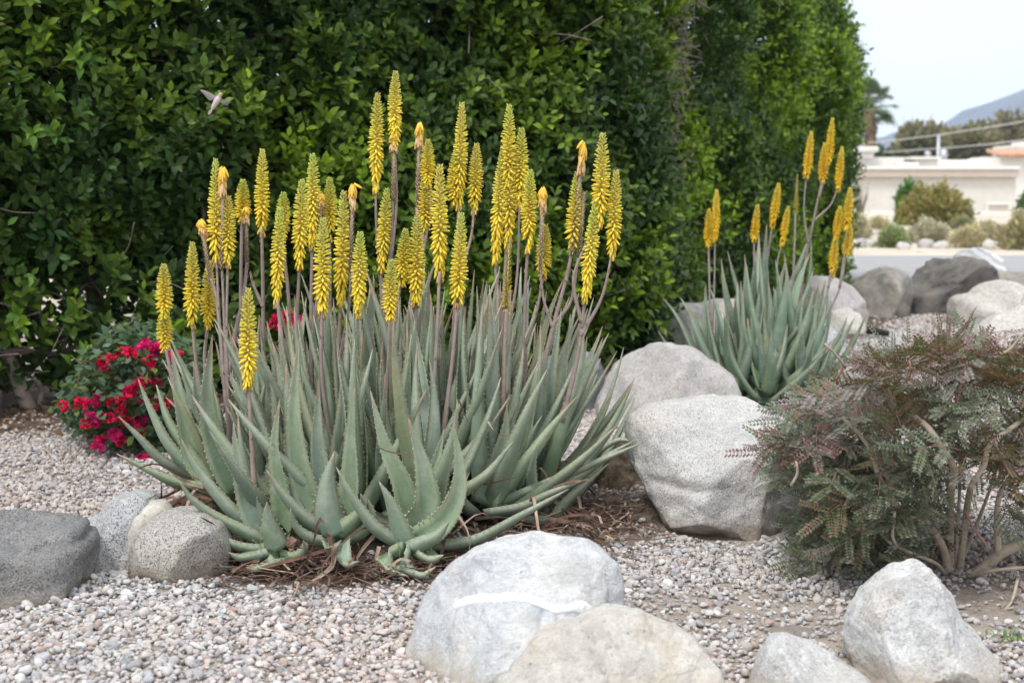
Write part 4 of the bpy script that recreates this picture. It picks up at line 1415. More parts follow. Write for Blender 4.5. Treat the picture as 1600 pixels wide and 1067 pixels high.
for i in range(60):
    f = ra.random()
    a = ra.uniform(math.pi * 0.95, math.pi * 2.1)
    rr_ = ra.uniform(0.62, 0.86)
    bx, by = ALOE_C[0] + 0.80 * rr_ * math.cos(a), ALOE_C[1] + 0.72 * rr_ * math.sin(a)
    z0 = ra.uniform(0.03, 0.16)
    L_ = ra.uniform(0.12, 0.34)
    da = a + ra.uniform(-1.2, 1.2)
    d = Vector((math.cos(da), math.sin(da), 0))
    p0 = Vector((bx, by, z0))
    p1 = p0 + d * L_ * 0.4 + Vector((0, 0, ra.uniform(-0.05, 0.07)))
    p2 = p0 + d * L_ * 0.8 + Vector((ra.uniform(-0.05, 0.05), ra.uniform(-0.03, 0.03), -z0 * 0.6))
    p3 = p0 + d * L_ + Vector((ra.uniform(-0.08, 0.08), ra.uniform(-0.06, 0.03), -z0 + ra.uniform(0.01, 0.05)))
    dried([p0, p1, p2, p3], ra.uniform(0.008, 0.026), ra.choice(DRY), aloe, curl=ra.uniform(-1.2, 1.2))
# particular ones seen in the photograph: thin red-brown leaves off the sides, curls in the middle
for fn, pts, Y0, Y1, w, ci_ in [
    (zA, [(330, 690), (200, 640), (130, 620), (70, 640)], 4.35, 4.25, 0.02, 3), (zA, [(310, 720), (210, 690), (150, 720), (60, 765)], 4.3, 4.2, 0.018, 1),
    (zA, [(300, 700), (240, 680), (190, 650)], 4.3, 4.2, 0.025, 2), (zA, [(330, 740), (260, 730), (200, 790)], 4.28, 4.2, 0.022, 3),
    (zA, [(360, 860), (330, 880), (265, 865)], 4.12, 4.02, 0.014, 1), (zA, [(380, 880), (340, 830), (290, 800)], 4.12, 4.05, 0.014, 4),
    (zB, [(600, 850), (700, 800), (790, 800), (845, 870)], 4.5, 4.4, 0.02, 3), (zB, [(620, 860), (720, 820), (800, 815)], 4.5, 4.45, 0.016, 1),
    (zB, [(620, 880), (740, 870), (830, 868)], 4.45, 4.38, 0.016, 1), (zB, [(590, 870), (680, 850), (690, 900)], 4.42, 4.36, 0.025, 0),
    (zB, [(340, 795), (372, 850), (378, 910), (372, 955)], 4.02, 3.98, 0.018, 2), (zB, [(70, 900), (60, 960), (75, 1010), (55, 1040)], 4.04, 3.98, 0.02, 2),
    (zB, [(80, 950), (90, 985), (140, 945), (180, 950)], 4.02, 3.94, 0.035, 2), (zA, [(745, 900), (740, 960), (700, 1000), (640, 1035)], 4.05, 3.92, 0.03, 2),
    (zA, [(720, 905), (745, 905), (740, 960)], 4.04, 4.0, 0.05, 0), (zA, [(790, 960), (815, 935), (800, 915)], 3.98, 3.96, 0.03, 3),
    (zB, [(340, 680), (420, 690), (540, 665)], 4.5, 4.4, 0.015, 3), (zB, [(60, 560), (110, 580), (190, 590)], 4.1, 4.02, 0.008, 4),
    (zB, [(440, 475), (470, 515), (520, 528)], 4.4, 4.35, 0.012, 2), (zB, [(340, 400), (370, 470), (385, 500)], 4.4, 4.38, 0.012, 4),
    (zB, [(660, 700), (720, 680), (800, 672)], 4.45, 4.4, 0.018, 3), (zA, [(610, 870), (585, 900), (640, 905)], 4.04, 4.0, 0.04, 3),
]:
    m = len(pts)
    dried([at(*fn(x, y), Y0 + (Y1 - Y0) * i / (m - 1)) for i, (x, y) in enumerate(pts)], w * 0.5, DRY[ci_], aloe, curl=ra.uniform(-1, 1))

# ---- flower spikes
def floret(mb, o, d, L_, r, c0, c1, n=5):
    d = d / np.linalg.norm(d)
    a = np.cross(d, (0.31, 0.77, 0.55))
    a /= np.linalg.norm(a)
    b = np.cross(d, a)
    prof_ = [(0, 0.55), (0.45, 1.0), (0.85, 0.8), (1.0, 0.35)]
    V = []
    C = []
    for f, q in prof_:
        for k in range(n):
            t = 2 * math.pi * k / n
            V.append(o + d * (L_ * f) + (a * math.cos(t) + b * math.sin(t)) * r * q)
            C.append(np.array(c0) * (1 - f) + np.array(c1) * f)
    Fc = []
    for i in range(3):
        for k in range(n):
            k2 = (k + 1) % n
            Fc.append((i * n + k, i * n + k2, (i + 1) * n + k2, (i + 1) * n + k))
    Fc.append(tuple(range(3 * n, 4 * n)))
    mb.add(V, Fc, np.array(C))


def spike_mesh(kind, seed):
    """unit-length spike along z (0..1), real length about 0.3 m"""
    r = random.Random(seed)
    mb = MB()
    Lm = 0.30
    if kind in ('f', 'o', 'g', 'h'):
        n = {'f': r.randrange(165, 205), 'o': 170, 'g': 130, 'h': 110}[kind]
        hang, bri, grn = r.uniform(0.7, 1.55), r.uniform(0.94, 1.04), np.array([r.uniform(0.72, 1.0), r.uniform(0.85, 1.0), 1.0])
        gap = r.uniform(0.2, 0.5)
        for i in range(n):
            t = (i + 0.5) / n
            t = t ** 0.84
            if t < 0.2 * hang and r.random() < gap:
                continue
            a = i * 2.39996 + r.uniform(-0.15, 0.15)
            rad = np.array([math.cos(a), math.sin(a), 0])
            if kind in ('g',):
                el = R(np.interp(t, [0, 0.15, 0.4, 1], [-30, 0, 30, 75]) + r.uniform(-6, 6))
                l = np.interp(t, [0, 0.3, 0.8, 1], [0.020, 0.018, 0.011, 0.005])
                rr_ = np.interp(t, [0, 1], [0.0026, 0.0019])
            else:
                el = R(np.interp(t, [0, 0.13 * hang, 0.26 * hang, 0.4 * hang, 0.82, 1], [-80, -66, -34, 2, 24, 64]) + r.uniform(-13, 13))
                l = np.interp(t, [0, 0.2, 0.4, 0.75, 1], [0.030, 0.030, 0.026, 0.019, 0.008]) * r.uniform(0.88, 1.1)
                rr_ = np.interp(t, [0, 0.25, 0.6, 1], [0.0042, 0.0045, 0.0036, 0.0024])
            d = rad * math.cos(el) + np.array([0, 0, math.sin(el)])
            ybr = np.array([0.96, 0.77, 0.075]) * bri
            ymid = np.array([0.90, 0.78, 0.12]) * bri
            ytop = np.array([0.70, 0.66, 0.15]) * grn
            if kind == 'o':
                ybr, ymid, ytop = np.array([0.94, 0.66, 0.04]), np.array([0.92, 0.70, 0.06]), np.array([0.78, 0.66, 0.10])
            if kind == 'g':
                ybr, ymid, ytop = np.array([0.60, 0.45, 0.06]), np.array([0.40, 0.37, 0.11]), np.array([0.30, 0.30, 0.13])
            c = np.array([np.interp(t, [0, 0.25, 0.55, 1], [ybr[k], ybr[k], ymid[k], ytop[k]]) for k in range(3)]) * r.uniform(0.86, 1.1)
            tipc = c * np.array([0.97, 0.97, 1.1]) if t < 0.3 else c * np.array([0.93, 0.94, 1.0])
            floret(mb, rad * 0.005 + np.array([0, 0, t * Lm * 0.985]), d, l, rr_, c, tipc)
            if i % 5 == 0:   # papery bract
                q = rad * 0.006 + np.array([0, 0, t * Lm])
                tg = np.array([-rad[1], rad[0], 0]) * 0.0032
                mb.add([q - tg, q + tg, q + rad * 0.011 + np.array([0, 0, 0.004])], [(0, 1, 2)], (0.50, 0.36, 0.17))
        mb.tube([(0, 0, -0.004), (0, 0, Lm * 0.5), (0, 0, Lm)], [0.0055, 0.0042, 0.002], 6, (0.55, 0.44, 0.14))
        if kind == 'f':      # a few withered ones at the very foot
            for k in range(7):
                a = r.uniform(0, 6.28)
                rad = np.array([math.cos(a), math.sin(a), 0])
                floret(mb, rad * 0.005 + np.array([0, 0, -0.006]), rad * 0.25 + np.array([0, 0, -1.0]), 0.022, 0.0026, (0.62, 0.40, 0.16), (0.42, 0.25, 0.12))
    else:                    # spent: a bare dry axis, 's' still with a hanging tuft on top
        n = 120
        for i in range(n):
            t = i / n
            a = i * 2.39996
            rad = np.array([math.cos(a), math.sin(a), 0])
            q = rad * 0.0042 + np.array([0, 0, t * Lm * (0.86 if kind == 's' else 1.0)])
            tg = np.array([-rad[1], rad[0], 0]) * 0.0026
            e = rad * 0.0075 + np.array([0, 0, 0.008])
            mb.add([q - tg, q + tg, q + e, q - np.array([0, 0, 0.004])], [(0, 1, 2), (1, 3, 2), (3, 0, 2)], np.array((0.46, 0.36, 0.25)) * r.uniform(0.6, 1.2))
        mb.tube([(0, 0, -0.004), (0, 0, Lm * 0.98)], [0.0055, 0.0045], 6, (0.36, 0.28, 0.22))
        if kind == 's':
            for i in range(46):
                t = i / 46
                a = i * 2.39996
                rad = np.array([math.cos(a), math.sin(a), 0])
                el = R(np.interp(t, [0, 0.8, 0.97, 1], [-85, -78, -68, 70]) + r.uniform(-10, 10))
                d = rad * math.cos(el) + np.array([0, 0, math.sin(el)])
                c = np.array((0.86, 0.66, 0.26)) * (1 - t) + np.array((0.90, 0.66, 0.08)) * t
                if t < 0.45:
                    c = np.array((0.82, 0.64, 0.36))
                floret(mb, rad * 0.004 + np.array([0, 0, Lm * (0.80 + 0.19 * t)]), d, 0.044 - 0.010 * t, 0.0050, c * r.uniform(0.9, 1.1), c * np.array((0.9, 0.75, 0.7)))
    V, Fc, C = mb.arr()
    V = V / np.array([1, 1, Lm])
    return new_mesh('flower_spike', V, Fc, M['petal'], C, True)


SPK = {k: [spike_mesh(k, s) for s in range(n)] for k, n in (('f', 10), ('g', 2), ('s', 3), ('d', 1), ('o', 4))}


def put_spike(parent, tip, base, Y, kind, Ytip=None, wide=1.0):
    b, t = at(*base, Y), at(*tip, Ytip if Ytip else Y)
    d = t - b
    q = d.to_track_quat('Z', 'Y')
    w = wide * ra.uniform(0.94, 1.08)
    Mx = Matrix.Translation(b) @ q.to_matrix().to_4x4() @ Matrix.Rotation(ra.uniform(0, 6.28), 4, 'Z') @ Matrix.Diagonal((w, w, d.length, 1))
    inst('flower_spike', ra.choice(SPK[kind]), Mx, parent)


STALK_C = np.array([(0.29, 0.23, 0.215), (0.27, 0.215, 0.20), (0.31, 0.235, 0.195)])


def stalk(clump, Y, tubes, spikes, r0=0.0105, wide=1.0, colour=None):
    mb = MB()
    c = STALK_C[ra.randrange(3)] if colour is None else np.array(colour)
    c = c * ra.uniform(0.9, 1.1)
    for i, tpts in enumerate(tubes):
        P = smooth_path([at(x, y, Y) for x, y in tpts], 6 + 6 * len(tpts))
        ra_ = r0 if i == 0 else r0 * 0.72
        mb.tube(P, [ra_, ra_ * 0.62, ra_ * 0.52], 7, c)
        for k in range(3, len(P) - 2, 3):     # small dry scales up the stem
            if ra.random() < 0.75:
                a = ra.uniform(0, 6.28)
                q = P[k] + np.array([math.cos(a), math.sin(a), 0]) * ra_ * 0.5
                tg = np.array([-math.sin(a), math.cos(a), 0]) * 0.005
                mb.add([q - tg, q + tg, q + np.array([math.cos(a) * 0.009, math.sin(a) * 0.009, 0.014])], [(0, 1, 2)], (0.33, 0.24, 0.18))
    st = mb.build('flower_stalk', M['vcol'], clump)
    for tip, base, kind in spikes:
        put_spike(st, tip, base, Y + ra.uniform(-0.01, 0.01), kind, wide=wide * (0.8 if kind == 'g' else 1.0))
    return st


S = lambda tx, ty, bx, by, k='f': ((tx, ty), (bx, by), k)
for Y, tubes, spikes in [
    (4.60, [[(284, 680), (272, 610), (259, 545)]], [S(256, 412, 257, 494), S(257, 482, 258, 546)]),
    (4.90, [[(330, 680), (310, 590), (300, 503)]], [S(301, 378, 300, 505)]),
    (4.98, [[(335, 680), (320, 570), (325, 506)]], [S(327, 408, 325, 508)]),
    (4.70, [[(368, 740), (353, 620), (340, 480), (330, 435)], [(354, 640), (344, 520), (338, 404)], [(355, 640), (351, 520), (347, 420)], [(357, 650), (354, 520), (356, 409)]],
     [S(314, 341, 329, 440, 's'), S(337, 248, 337, 405), S(348, 258, 347, 420, 's'), S(357, 306, 356, 411)]),
    (4.78, [[(352, 620), (368, 520), (381, 460), (386, 410)]], [S(384, 322, 386, 415, 's')]),
    (5.05, [[(378, 640), (376, 480), (378, 340)]], [S(380, 280, 378, 345)]),
    (5.00, [[(412, 660), (411, 480), (409, 358)], [(411, 480), (396, 445), (391, 425)]], [S(410, 233, 409, 361)]),
    (4.70, [[(458, 660), (446, 570), (433, 468)]], [S(438, 324, 432, 470)]),
    (4.95, [[(440, 660), (452, 500), (441, 370)]], [S(443, 300, 441, 374)]),
    (4.75, [[(452, 660), (462, 530), (468, 410)]], [S(472, 280, 468, 413)]),
    (5.00, [[(488, 660), (486, 500), (488, 378)], [(487, 540), (498, 440), (500, 385)]], [S(489, 240, 488, 381), S(501, 300, 500, 390, 's')]),
    (5.05, [[(521, 660), (516, 500), (515, 368)]], [S(515, 277, 515, 371)]),
    (4.60, [[(522, 720), (503, 590), (503, 483)]], [S(505, 340, 503, 487)]),
    (4.70, [[(524, 760), (526, 610), (533, 463)], [(527, 580), (545, 480), (547, 418)]], [S(537, 298, 533, 467), S(552, 285, 547, 422, 's')]),
    (4.55, [[(520, 720), (544, 580), (560, 486)]], [S(563, 362, 560, 489)]),
    (4.28, [[(398, 760), (393, 690), (388, 597)]], [S(388, 450, 388, 600), S(379, 463, 386, 560, 'g')]),
    (5.00, [[(592, 660), (600, 500), (611, 380), (615, 305)], [(601, 480), (589, 370), (587, 288)], [(604, 450), (619, 330), (617, 222)], [(597, 540), (596, 470), (596, 415)]],
     [S(616, 205, 615, 312, 's'), S(590, 145, 587, 292), S(618, 111, 616, 228), S(605, 294, 596, 419)]),
    (4.95, [[(656, 700), (650, 490), (652, 325)], [(651, 450), (664, 352)], [(654, 430), (670, 340), (668, 286)]],
     [S(656, 189, 652, 330, 's'), S(666, 268, 664, 357), S(669, 218, 668, 290)]),
    (4.60, [[(664, 760), (680, 570), (687, 424)]], [S(687, 257, 687, 428)]),
    (4.75, [[(640, 700), (649, 570), (650, 466)], [(644, 600), (620, 510), (627, 438)]], [S(652, 336, 650, 470), S(634, 357, 627, 442)]),
    (5.00, [[(700, 660), (712, 460), (717, 313)], [(712, 450), (735, 375), (741, 323)]], [S(722, 160, 717, 317), S(714, 230, 710, 318), S(745, 224, 741, 328)]),
    (4.60, [[(690, 700), (706, 570), (715, 467)]], [S(721, 332, 715, 471)]),
    (4.90, [[(776, 660), (777, 510), (774, 399)], [(778, 620), (784, 490), (794, 379)], [(780, 570), (806, 450), (812, 318)], [(782, 560), (790, 400), (794, 290)]],
     [S(785, 234, 774, 403), S(798, 236, 794, 383), S(815, 200, 812, 322), S(796, 163, 793, 292)]),
    (4.85, [[(821, 660), (820, 490), (825, 383)], [(821, 540), (840, 480), (848, 428)]], [S(829, 265, 825, 387), S(852, 350, 848, 432)]),
    (4.80, [[(838, 620), (866, 505), (886, 430), (893, 395)], [(864, 512), (850, 470), (844, 422)], [(866, 505), (892, 470), (904, 398)], [(884, 440), (890, 410), (895, 379)]],
     [S(912, 218, 893, 398, 's'), S(849, 290, 844, 426, 's'), S(913, 298, 904, 401, 'd'), S(902, 268, 895, 383)]),
    (4.65, [[(878, 660), (902, 560), (912, 485), (915, 460)], [(907, 525), (940, 465), (957, 393)], [(909, 505), (896, 440), (912, 390), (937, 343)]],
     [S(931, 314, 915, 464), S(963, 266, 957, 397), S(942, 208, 937, 347)]),
    (4.55, [[(600, 660), (606, 580), (609, 496)]], [S(612, 405, 609, 500)]),
    (4.60, [[(786, 640), (788, 560), (791, 483)]], [S(796, 372, 791, 488, 'g')]),
]:
    stalk(aloe, Y, tubes, spikes)

# litter of dry fibres around the foot
rg = np.random.default_rng(8)
lt = MB()
for i in range(2100):
    a = rg.uniform(math.pi * 0.92, math.pi * 2.12)
    rr_ = rg.uniform(0.72, 1.12) if i % 3 else rg.uniform(0.9, 1.3)
    x, y = ALOE_C[0] + 0.78 * rr_ * math.cos(a), ALOE_C[1] + 0.70 * rr_ * math.sin(a)
    z0 = float(gz(x, y)) + rg.uniform(0.006, 0.045)
    L_ = rg.uniform(0.03, 0.15)
    da = rg.uniform(0, 6.28)
    d = np.array([math.cos(da), math.sin(da), rg.uniform(-0.15, 0.15)])
    sd = np.array([-math.sin(da), math.cos(da), 0]) * rg.uniform(0.0012, 0.0045)
    p0 = np.array([x, y, z0])
    pm = p0 + d * L_ * 0.5 + sd * rg.uniform(-6, 6) + np.array([0, 0, rg.uniform(0, 0.012)])
    p1 = p0 + d * L_
    c = np.array(DRY[rg.integers(5)]) * rg.uniform(0.5, 1.25)
    lt.add([p0 - sd, p0 + sd, pm - sd, pm + sd, p1], [(0, 1, 3, 2), (2, 3, 4)], c)
tag(lt.build('leaf_litter', M['dry']), 'brown fibrous dead leaf litter around the foot of the big aloe', 'litter', kind='stuff')

# ---- second aloe
aloe2 = root('aloe_clump', (1.40, 7.75, 0), 'smaller flowering aloe with orange-yellow spikes growing among the far boulders', 'aloe plant', None)
rb2 = random.Random(4)
for (cx, cy, n, L_, W) in [(1.42, 7.62, 13, 0.66, 0.105), (1.28, 7.80, 11, 0.62, 0.09), (1.55, 7.80, 11, 0.62, 0.09), (1.20, 7.58, 11, 0.46, 0.07), (1.62, 7.58, 11, 0.46, 0.07),
                           (1.42, 7.98, 12, 0.78, 0.105), (1.10, 7.82, 9, 0.48, 0.065), (1.34, 7.42, 10, 0.42, 0.07), (1.54, 7.42, 9, 0.38, 0.065)]:
    dxy = np.array([cx - 1.40, cy - 7.75])
    rosette(aloe2, (cx, cy), n, L_, W * 1.15, rb2, lean=tuple(dxy * 0.2), spread=58, tone=(0.80, 0.90, 0.92))
for Y, tubes, spikes in [
    (7.75, [[(1118, 640), (1111, 530), (1107, 382)], [(1112, 540), (1116, 450), (1117, 370)]], [S(1120, 296, 1117, 374, 'o'), S(1108, 326, 1107, 384, 'o')]),
    (7.85, [[(1184, 620), (1180, 500), (1178, 375)]], [S(1184, 319, 1178, 377, 'o')]),
    (7.90, [[(1190, 620), (1196, 440), (1207, 350)]], [S(1217, 286, 1207, 353, 'o')]),
    (7.80, [[(1232, 640), (1238, 480), (1243, 330)], [(1236, 500), (1214, 430), (1222, 378)]], [S(1246, 272, 1243, 334, 'g'), S(1232, 322, 1222, 381, 'o')]),
    (7.85, [[(1236, 640), (1252, 450), (1270, 350), (1285, 280)], [(1263, 380), (1256, 330), (1260, 273)], [(1272, 345), (1298, 320), (1309, 292)], [(1279, 310), (1290, 270), (1294, 252)]],
     [S(1289, 223, 1285, 284, 'o'), S(1268, 205, 1260, 277, 'o'), S(1316, 229, 1309, 296, 'o'), S(1301, 184, 1294, 256, 'o')]),
    (7.70, [[(1265, 640), (1285, 500), (1299, 428)], [(1283, 510), (1312, 450), (1322, 396)], [(1294, 450), (1304, 400), (1306, 370)], [(1312, 450), (1320, 390), (1322, 355)]],
     [S(1306, 366, 1300, 432, 'o'), S(1329, 350, 1322, 400, 'o'), S(1313, 322, 1306, 373, 'o'), S(1329, 293, 1322, 358, 'o')]),
]:
    stalk(aloe2, Y, tubes, spikes, 0.011, 0.92, (0.24, 0.21, 0.19))
for i in range(14):
    a = rb2.uniform(math.pi, 2 * math.pi)
    p0 = Vector((1.40 + 0.32 * math.cos(a), 7.62 + 0.28 * math.sin(a), 0.05))
    d = Vector((math.cos(a + rb2.uniform(-1, 1)), math.sin(a), 0))
    dried([p0, p0 + d * 0.1 + Vector((0, 0, 0.02)), p0 + d * 0.2 - Vector((0, 0, 0.03))], 0.03, rb2.choice(DRY), aloe2)

# ------------------------------------------------------------------ bougainvillea
bg_ = root('bougainvillea', (-1.72, 6.35, 0), 'low bougainvillea bush with crimson bracts between hedge and aloe', 'flowering bush', None)
rg = np.random.default_rng(14)
rb3 = random.Random(14)
bpoly = [(85, 640), (100, 610), (130, 560), (160, 520), (200, 500), (250, 505), (300, 540), (330, 600), (320, 680), (280, 730), (215, 735), (170, 705), (120, 670)]


def in_poly(x, y, poly):
    ins = np.zeros(np.shape(x), bool)
    n = len(poly)
    for i in range(n):
        x1, y1 = poly[i]
        x2, y2 = poly[(i + 1) % n]
        c = ((y1 > y) != (y2 > y)) & (x < (x2 - x1) * (y - y1) / (y2 - y1 + 1e-9) + x1)
        ins ^= c
    return ins


stems = []
for i in range(26):
    tx, ty = rb3.uniform(95, 320), rb3.uniform(510, 690)
    Yt = rb3.uniform(5.8, 6.7)
    t_ = at(tx, ty, Yt)
    b0 = Vector((-1.66 + rb3.uniform(-0.08, 0.08), 6.35 + rb3.uniform(-0.08, 0.08), -0.01))
    m_ = (b0 + t_) / 2 + Vector((rb3.uniform(-0.1, 0.1), rb3.uniform(-0.1, 0.1), 0.14))
    mb = MB()
    Pp = smooth_path([b0, m_, t_], 10)
    mb.tube(Pp, [0.008, 0.0025], 5, (0.17, 0.12, 0.08))
    mb.build('stem', M['vcol'], bg_)
    stems.append(Pp)
po, di, no, le, co = [], [], [], [], []
q = 0
while q < 3800:
    tx, ty = rb3.uniform(80, 335), rb3.uniform(495, 740)
    if not in_poly(np.array(tx), np.array(ty), bpoly) or rb3.random() < 0.15:
        continue
    e = 1 - min(1, ((tx - 210) / 130) ** 2 + ((ty - 620) / 120) ** 2)
    Yt = 6.3 + rb3.uniform(-1, 1) * (0.12 + 0.42 * math.sqrt(max(0, e)))
    p_ = at(tx, ty, Yt)
    if p_.z < 0.02:
        p_.z = rb3.uniform(0.02, 0.08)
    po.append(p_)
    di.append((rb3.gauss(0, 1), rb3.gauss(0, 1), rb3.gauss(-0.1, 0.5)))
    no.append((rb3.gauss(0, 0.5), rb3.gauss(-0.3, 0.5), 1))
    le.append(rb3.uniform(0.032, 0.058))
    v = rb3.uniform(0.6, 1.4)
    co.append((0.068 * v, 0.118 * v, 0.066 * v) if rb3.random() < 0.8 else (0.09 * v, 0.13 * v, 0.03 * v))
    q += 1
tag(leaves_from(np.array([p[:] for p in po]), np.array(di), np.array(no), np.array(le), np.array(co), 'foliage', M['smallleaf'], bg_, 1.5), kind='stuff')


def bloom_mesh(seed, pink):
    r = random.Random(seed)
    mb = MB()
    base = np.array((0.74, 0.022, 0.11)) if not pink else np.array((0.72, 0.03, 0.22))
    for i in range(15):
        a, e = r.uniform(0, 6.28), r.uniform(-0.4, 1.4)
        d = np.array([math.cos(a) * math.cos(e), math.sin(a) * math.cos(e), math.sin(e)])
        o = d * r.uniform(0.01, 0.035)
        for k in range(3):
            q = np.array([r.gauss(0, 1), r.gauss(0, 1), r.gauss(0, 1)]) * 0.7 + d
            q /= np.linalg.norm(q)
            x = np.cross(q, d + 0.3 * np.array([r.random(), r.random(), r.random()]))
            x /= np.linalg.norm(x)
            z = np.cross(x, q)
            L_ = r.uniform(0.024, 0.034)
            w = L_ * 0.42
            V = [o, o + q * L_ * 0.4 + x * w + z * 0.004, o + q * L_ * 0.45 - z * 0.003, o + q * L_ * 0.4 - x * w + z * 0.004, o + q * L_ * 0.75 + x * w * 0.75 + z * 0.006, o + q * L_ * 0.75 - x * w * 0.75 + z * 0.006, o + q * L_]
            mb.add(V, [(0, 1, 2), (0, 2, 3), (1, 4, 2), (2, 4, 6), (2, 6, 5), (2, 5, 3)], base * r.uniform(0.65, 1.2))
    V, Fc, C = mb.arr()
    return new_mesh('blossom', V, Fc, M['bract'], C, True)


BL = [bloom_mesh(s, s % 3 == 0) for s in range(6)]
for x, y in [(100, 636), (122, 628), (132, 634), (150, 628), (142, 652), (150, 660), (135, 664), (158, 650), (172, 655), (176, 628), (190, 625), (188, 640), (205, 615), (214, 622), (208, 608), (186, 685), (178, 681), (190, 690),
             (160, 692), (155, 688), (240, 545), (228, 540), (218, 548), (252, 548), (182, 555), (175, 560), (196, 552), (206, 553), (160, 566), (246, 552), (232, 568), (158, 575), (222, 600), (245, 625), (240, 636), (214, 652), (220, 660), (196, 660),
             (258, 632), (215, 676), (245, 600), (212, 735), (225, 720), (152, 700), (430, 500), (438, 510), (426, 508), (465, 505), (446, 496), (300, 640), (275, 560)]:
    Yb = (5.85 + rb3.uniform(-0.05, 0.1)) if x < 320 else 5.9
    p_ = at(x, y, Yb)
    Mx = Matrix.Translation(p_) @ Matrix.Rotation(rb3.uniform(0, 6.28), 4, 'Z') @ Matrix.Rotation(rb3.uniform(-0.2, 1.0), 4, 'X') @ Matrix.Scale(rb3.uniform(0.42, 0.78), 4)
    inst('blossom', rb3.choice(BL), Mx, bg_)
# the shoots that carry the blossoms behind the aloe
for pts in [[(300, 700, 6.2), (360, 600, 6.1), (410, 530, 6.0), (432, 502, 5.92)], [(310, 700, 6.2), (390, 590, 6.1), (445, 530, 6.0), (463, 506, 5.92)]]:
    mb = MB()
    mb.tube(smooth_path([at(*p_) for p_ in pts], 12), [0.006, 0.0025], 5, (0.17, 0.12, 0.08))
    mb.build('stem', M['vcol'], bg_)

# ------------------------------------------------------------------ feathery shrub
sh = root('feathery_shrub', (1.26, 4.1, 0), 'bushy feathery-leaved shrub turning purple at the tips, on the gravel behind the white wedge boulder', 'shrub', None)
rs = random.Random(31)


def frond_mesh(seed, pal):
    """twice-divided leaf: axis with pinnae, each a comb of small leaflets"""
    r = random.Random(seed)
    mb = MB()
    L_ = 0.13
    npairs = r.choice([2, 3, 3])
    axis_c = (0.30, 0.14, 0.12)
    P = smooth_path([(0, 0, 0), (0, L_ * 0.5, 0.012), (0, L_, -0.012)], 8)
    mb.tube(P, [0.0013, 0.0008], 3, axis_c, False)
    pin = []
    for k in range(npairs):
        f = (k + 0.6) / npairs
        for s in (-1, 1):
            pin.append((np.array([0, L_ * f, 0.01 * (1 - f)]), R(r.uniform(48, 66)) * s, r.uniform(0.075, 0.10)))
    pin.append((np.array([0, L_, -0.012]), R(r.uniform(-14, 14)), 0.095))
    for o, a, pl in pin:
        d = np.array([math.sin(a), math.cos(a), r.uniform(-0.3, 0.05)])
        d /= np.linalg.norm(d)
        x = np.cross(d, (0, 0, 1))
        x /= np.linalg.norm(x)
        z = np.cross(x, d)
        mb.add([o, o + d * pl * 0.5 + x * 0.0008, o + d * pl * 0.5 - x * 0.0008, o + d * pl], [(0, 1, 3), (0, 3, 2)], axis_c)
        nl = 9
        tw = r.uniform(-0.4, 0.4)
        for i in range(nl):
            f = (i + 0.5) / nl
            for s in (-1, 1):
                q = x * s * 0.95 + d * 0.28
                q /= np.linalg.norm(q)
                b = o + d * pl * f
                l = 0.0185 * (1.0 - 0.35 * abs(f - 0.45)) * r.uniform(0.9, 1.1)
                w = d * 0.0052
                lift = z * (0.003 * s * tw + r.uniform(-0.0015, 0.0015))
                c = np.array(pal[r.randrange(len(pal))]) * r.uniform(0.75, 1.25)
                mb.add([b, b + q * l * 0.5 + w + lift * 0.6, b + q * l + lift + d * 0.001, b + q * l * 0.5 - w + lift * 0.6], [(0, 1, 2), (0, 2, 3)], c)
    V, Fc, C = mb.arr()
    return V, Fc, C


GREEN = [(0.105, 0.142, 0.085), (0.125, 0.155, 0.108), (0.085, 0.118, 0.062), (0.150, 0.165, 0.125)]
PURP = [(0.19, 0.105, 0.11), (0.15, 0.078, 0.078), (0.27, 0.19, 0.195), (0.14, 0.115, 0.09)]
BRON = [(0.14, 0.105, 0.055), (0.11, 0.115, 0.052), (0.16, 0.088, 0.062), (0.09, 0.11, 0.058)]
GREY = [(0.19, 0.185, 0.185), (0.14, 0.16, 0.142), (0.23, 0.19, 0.20)]
FG = {k: [frond_mesh(s + 50 * j, pal) for s in range(n)] for j, (k, pal, n) in enumerate((('g', GREEN, 4), ('p', PURP, 3), ('b', BRON, 2), ('y', GREY, 2)))}
FM = {k: [new_mesh('frond', *v[:2], M['smallleaf'], v[2], False) for v in vs_] for k, vs_ in FG.items()}
spoly = [(1190, 695), (1228, 650), (1280, 612), (1330, 570), (1400, 540), (1460, 522), (1560, 516), (1720, 540), (1760, 780), (1660, 830), (1590, 850), (1540, 830), (1490, 860), (1420, 905), (1350, 930), (1290, 935), (1255, 900), (1243, 840), (1240, 780), (1205, 725)]
extra_sets = []
cnt_f, made = 0, 0
SC = Vector((1.30, 4.15, 0.30))
stuffmb_V, stuffmb_F, stuffmb_C, nsv = [], [], [], 0
frs = []
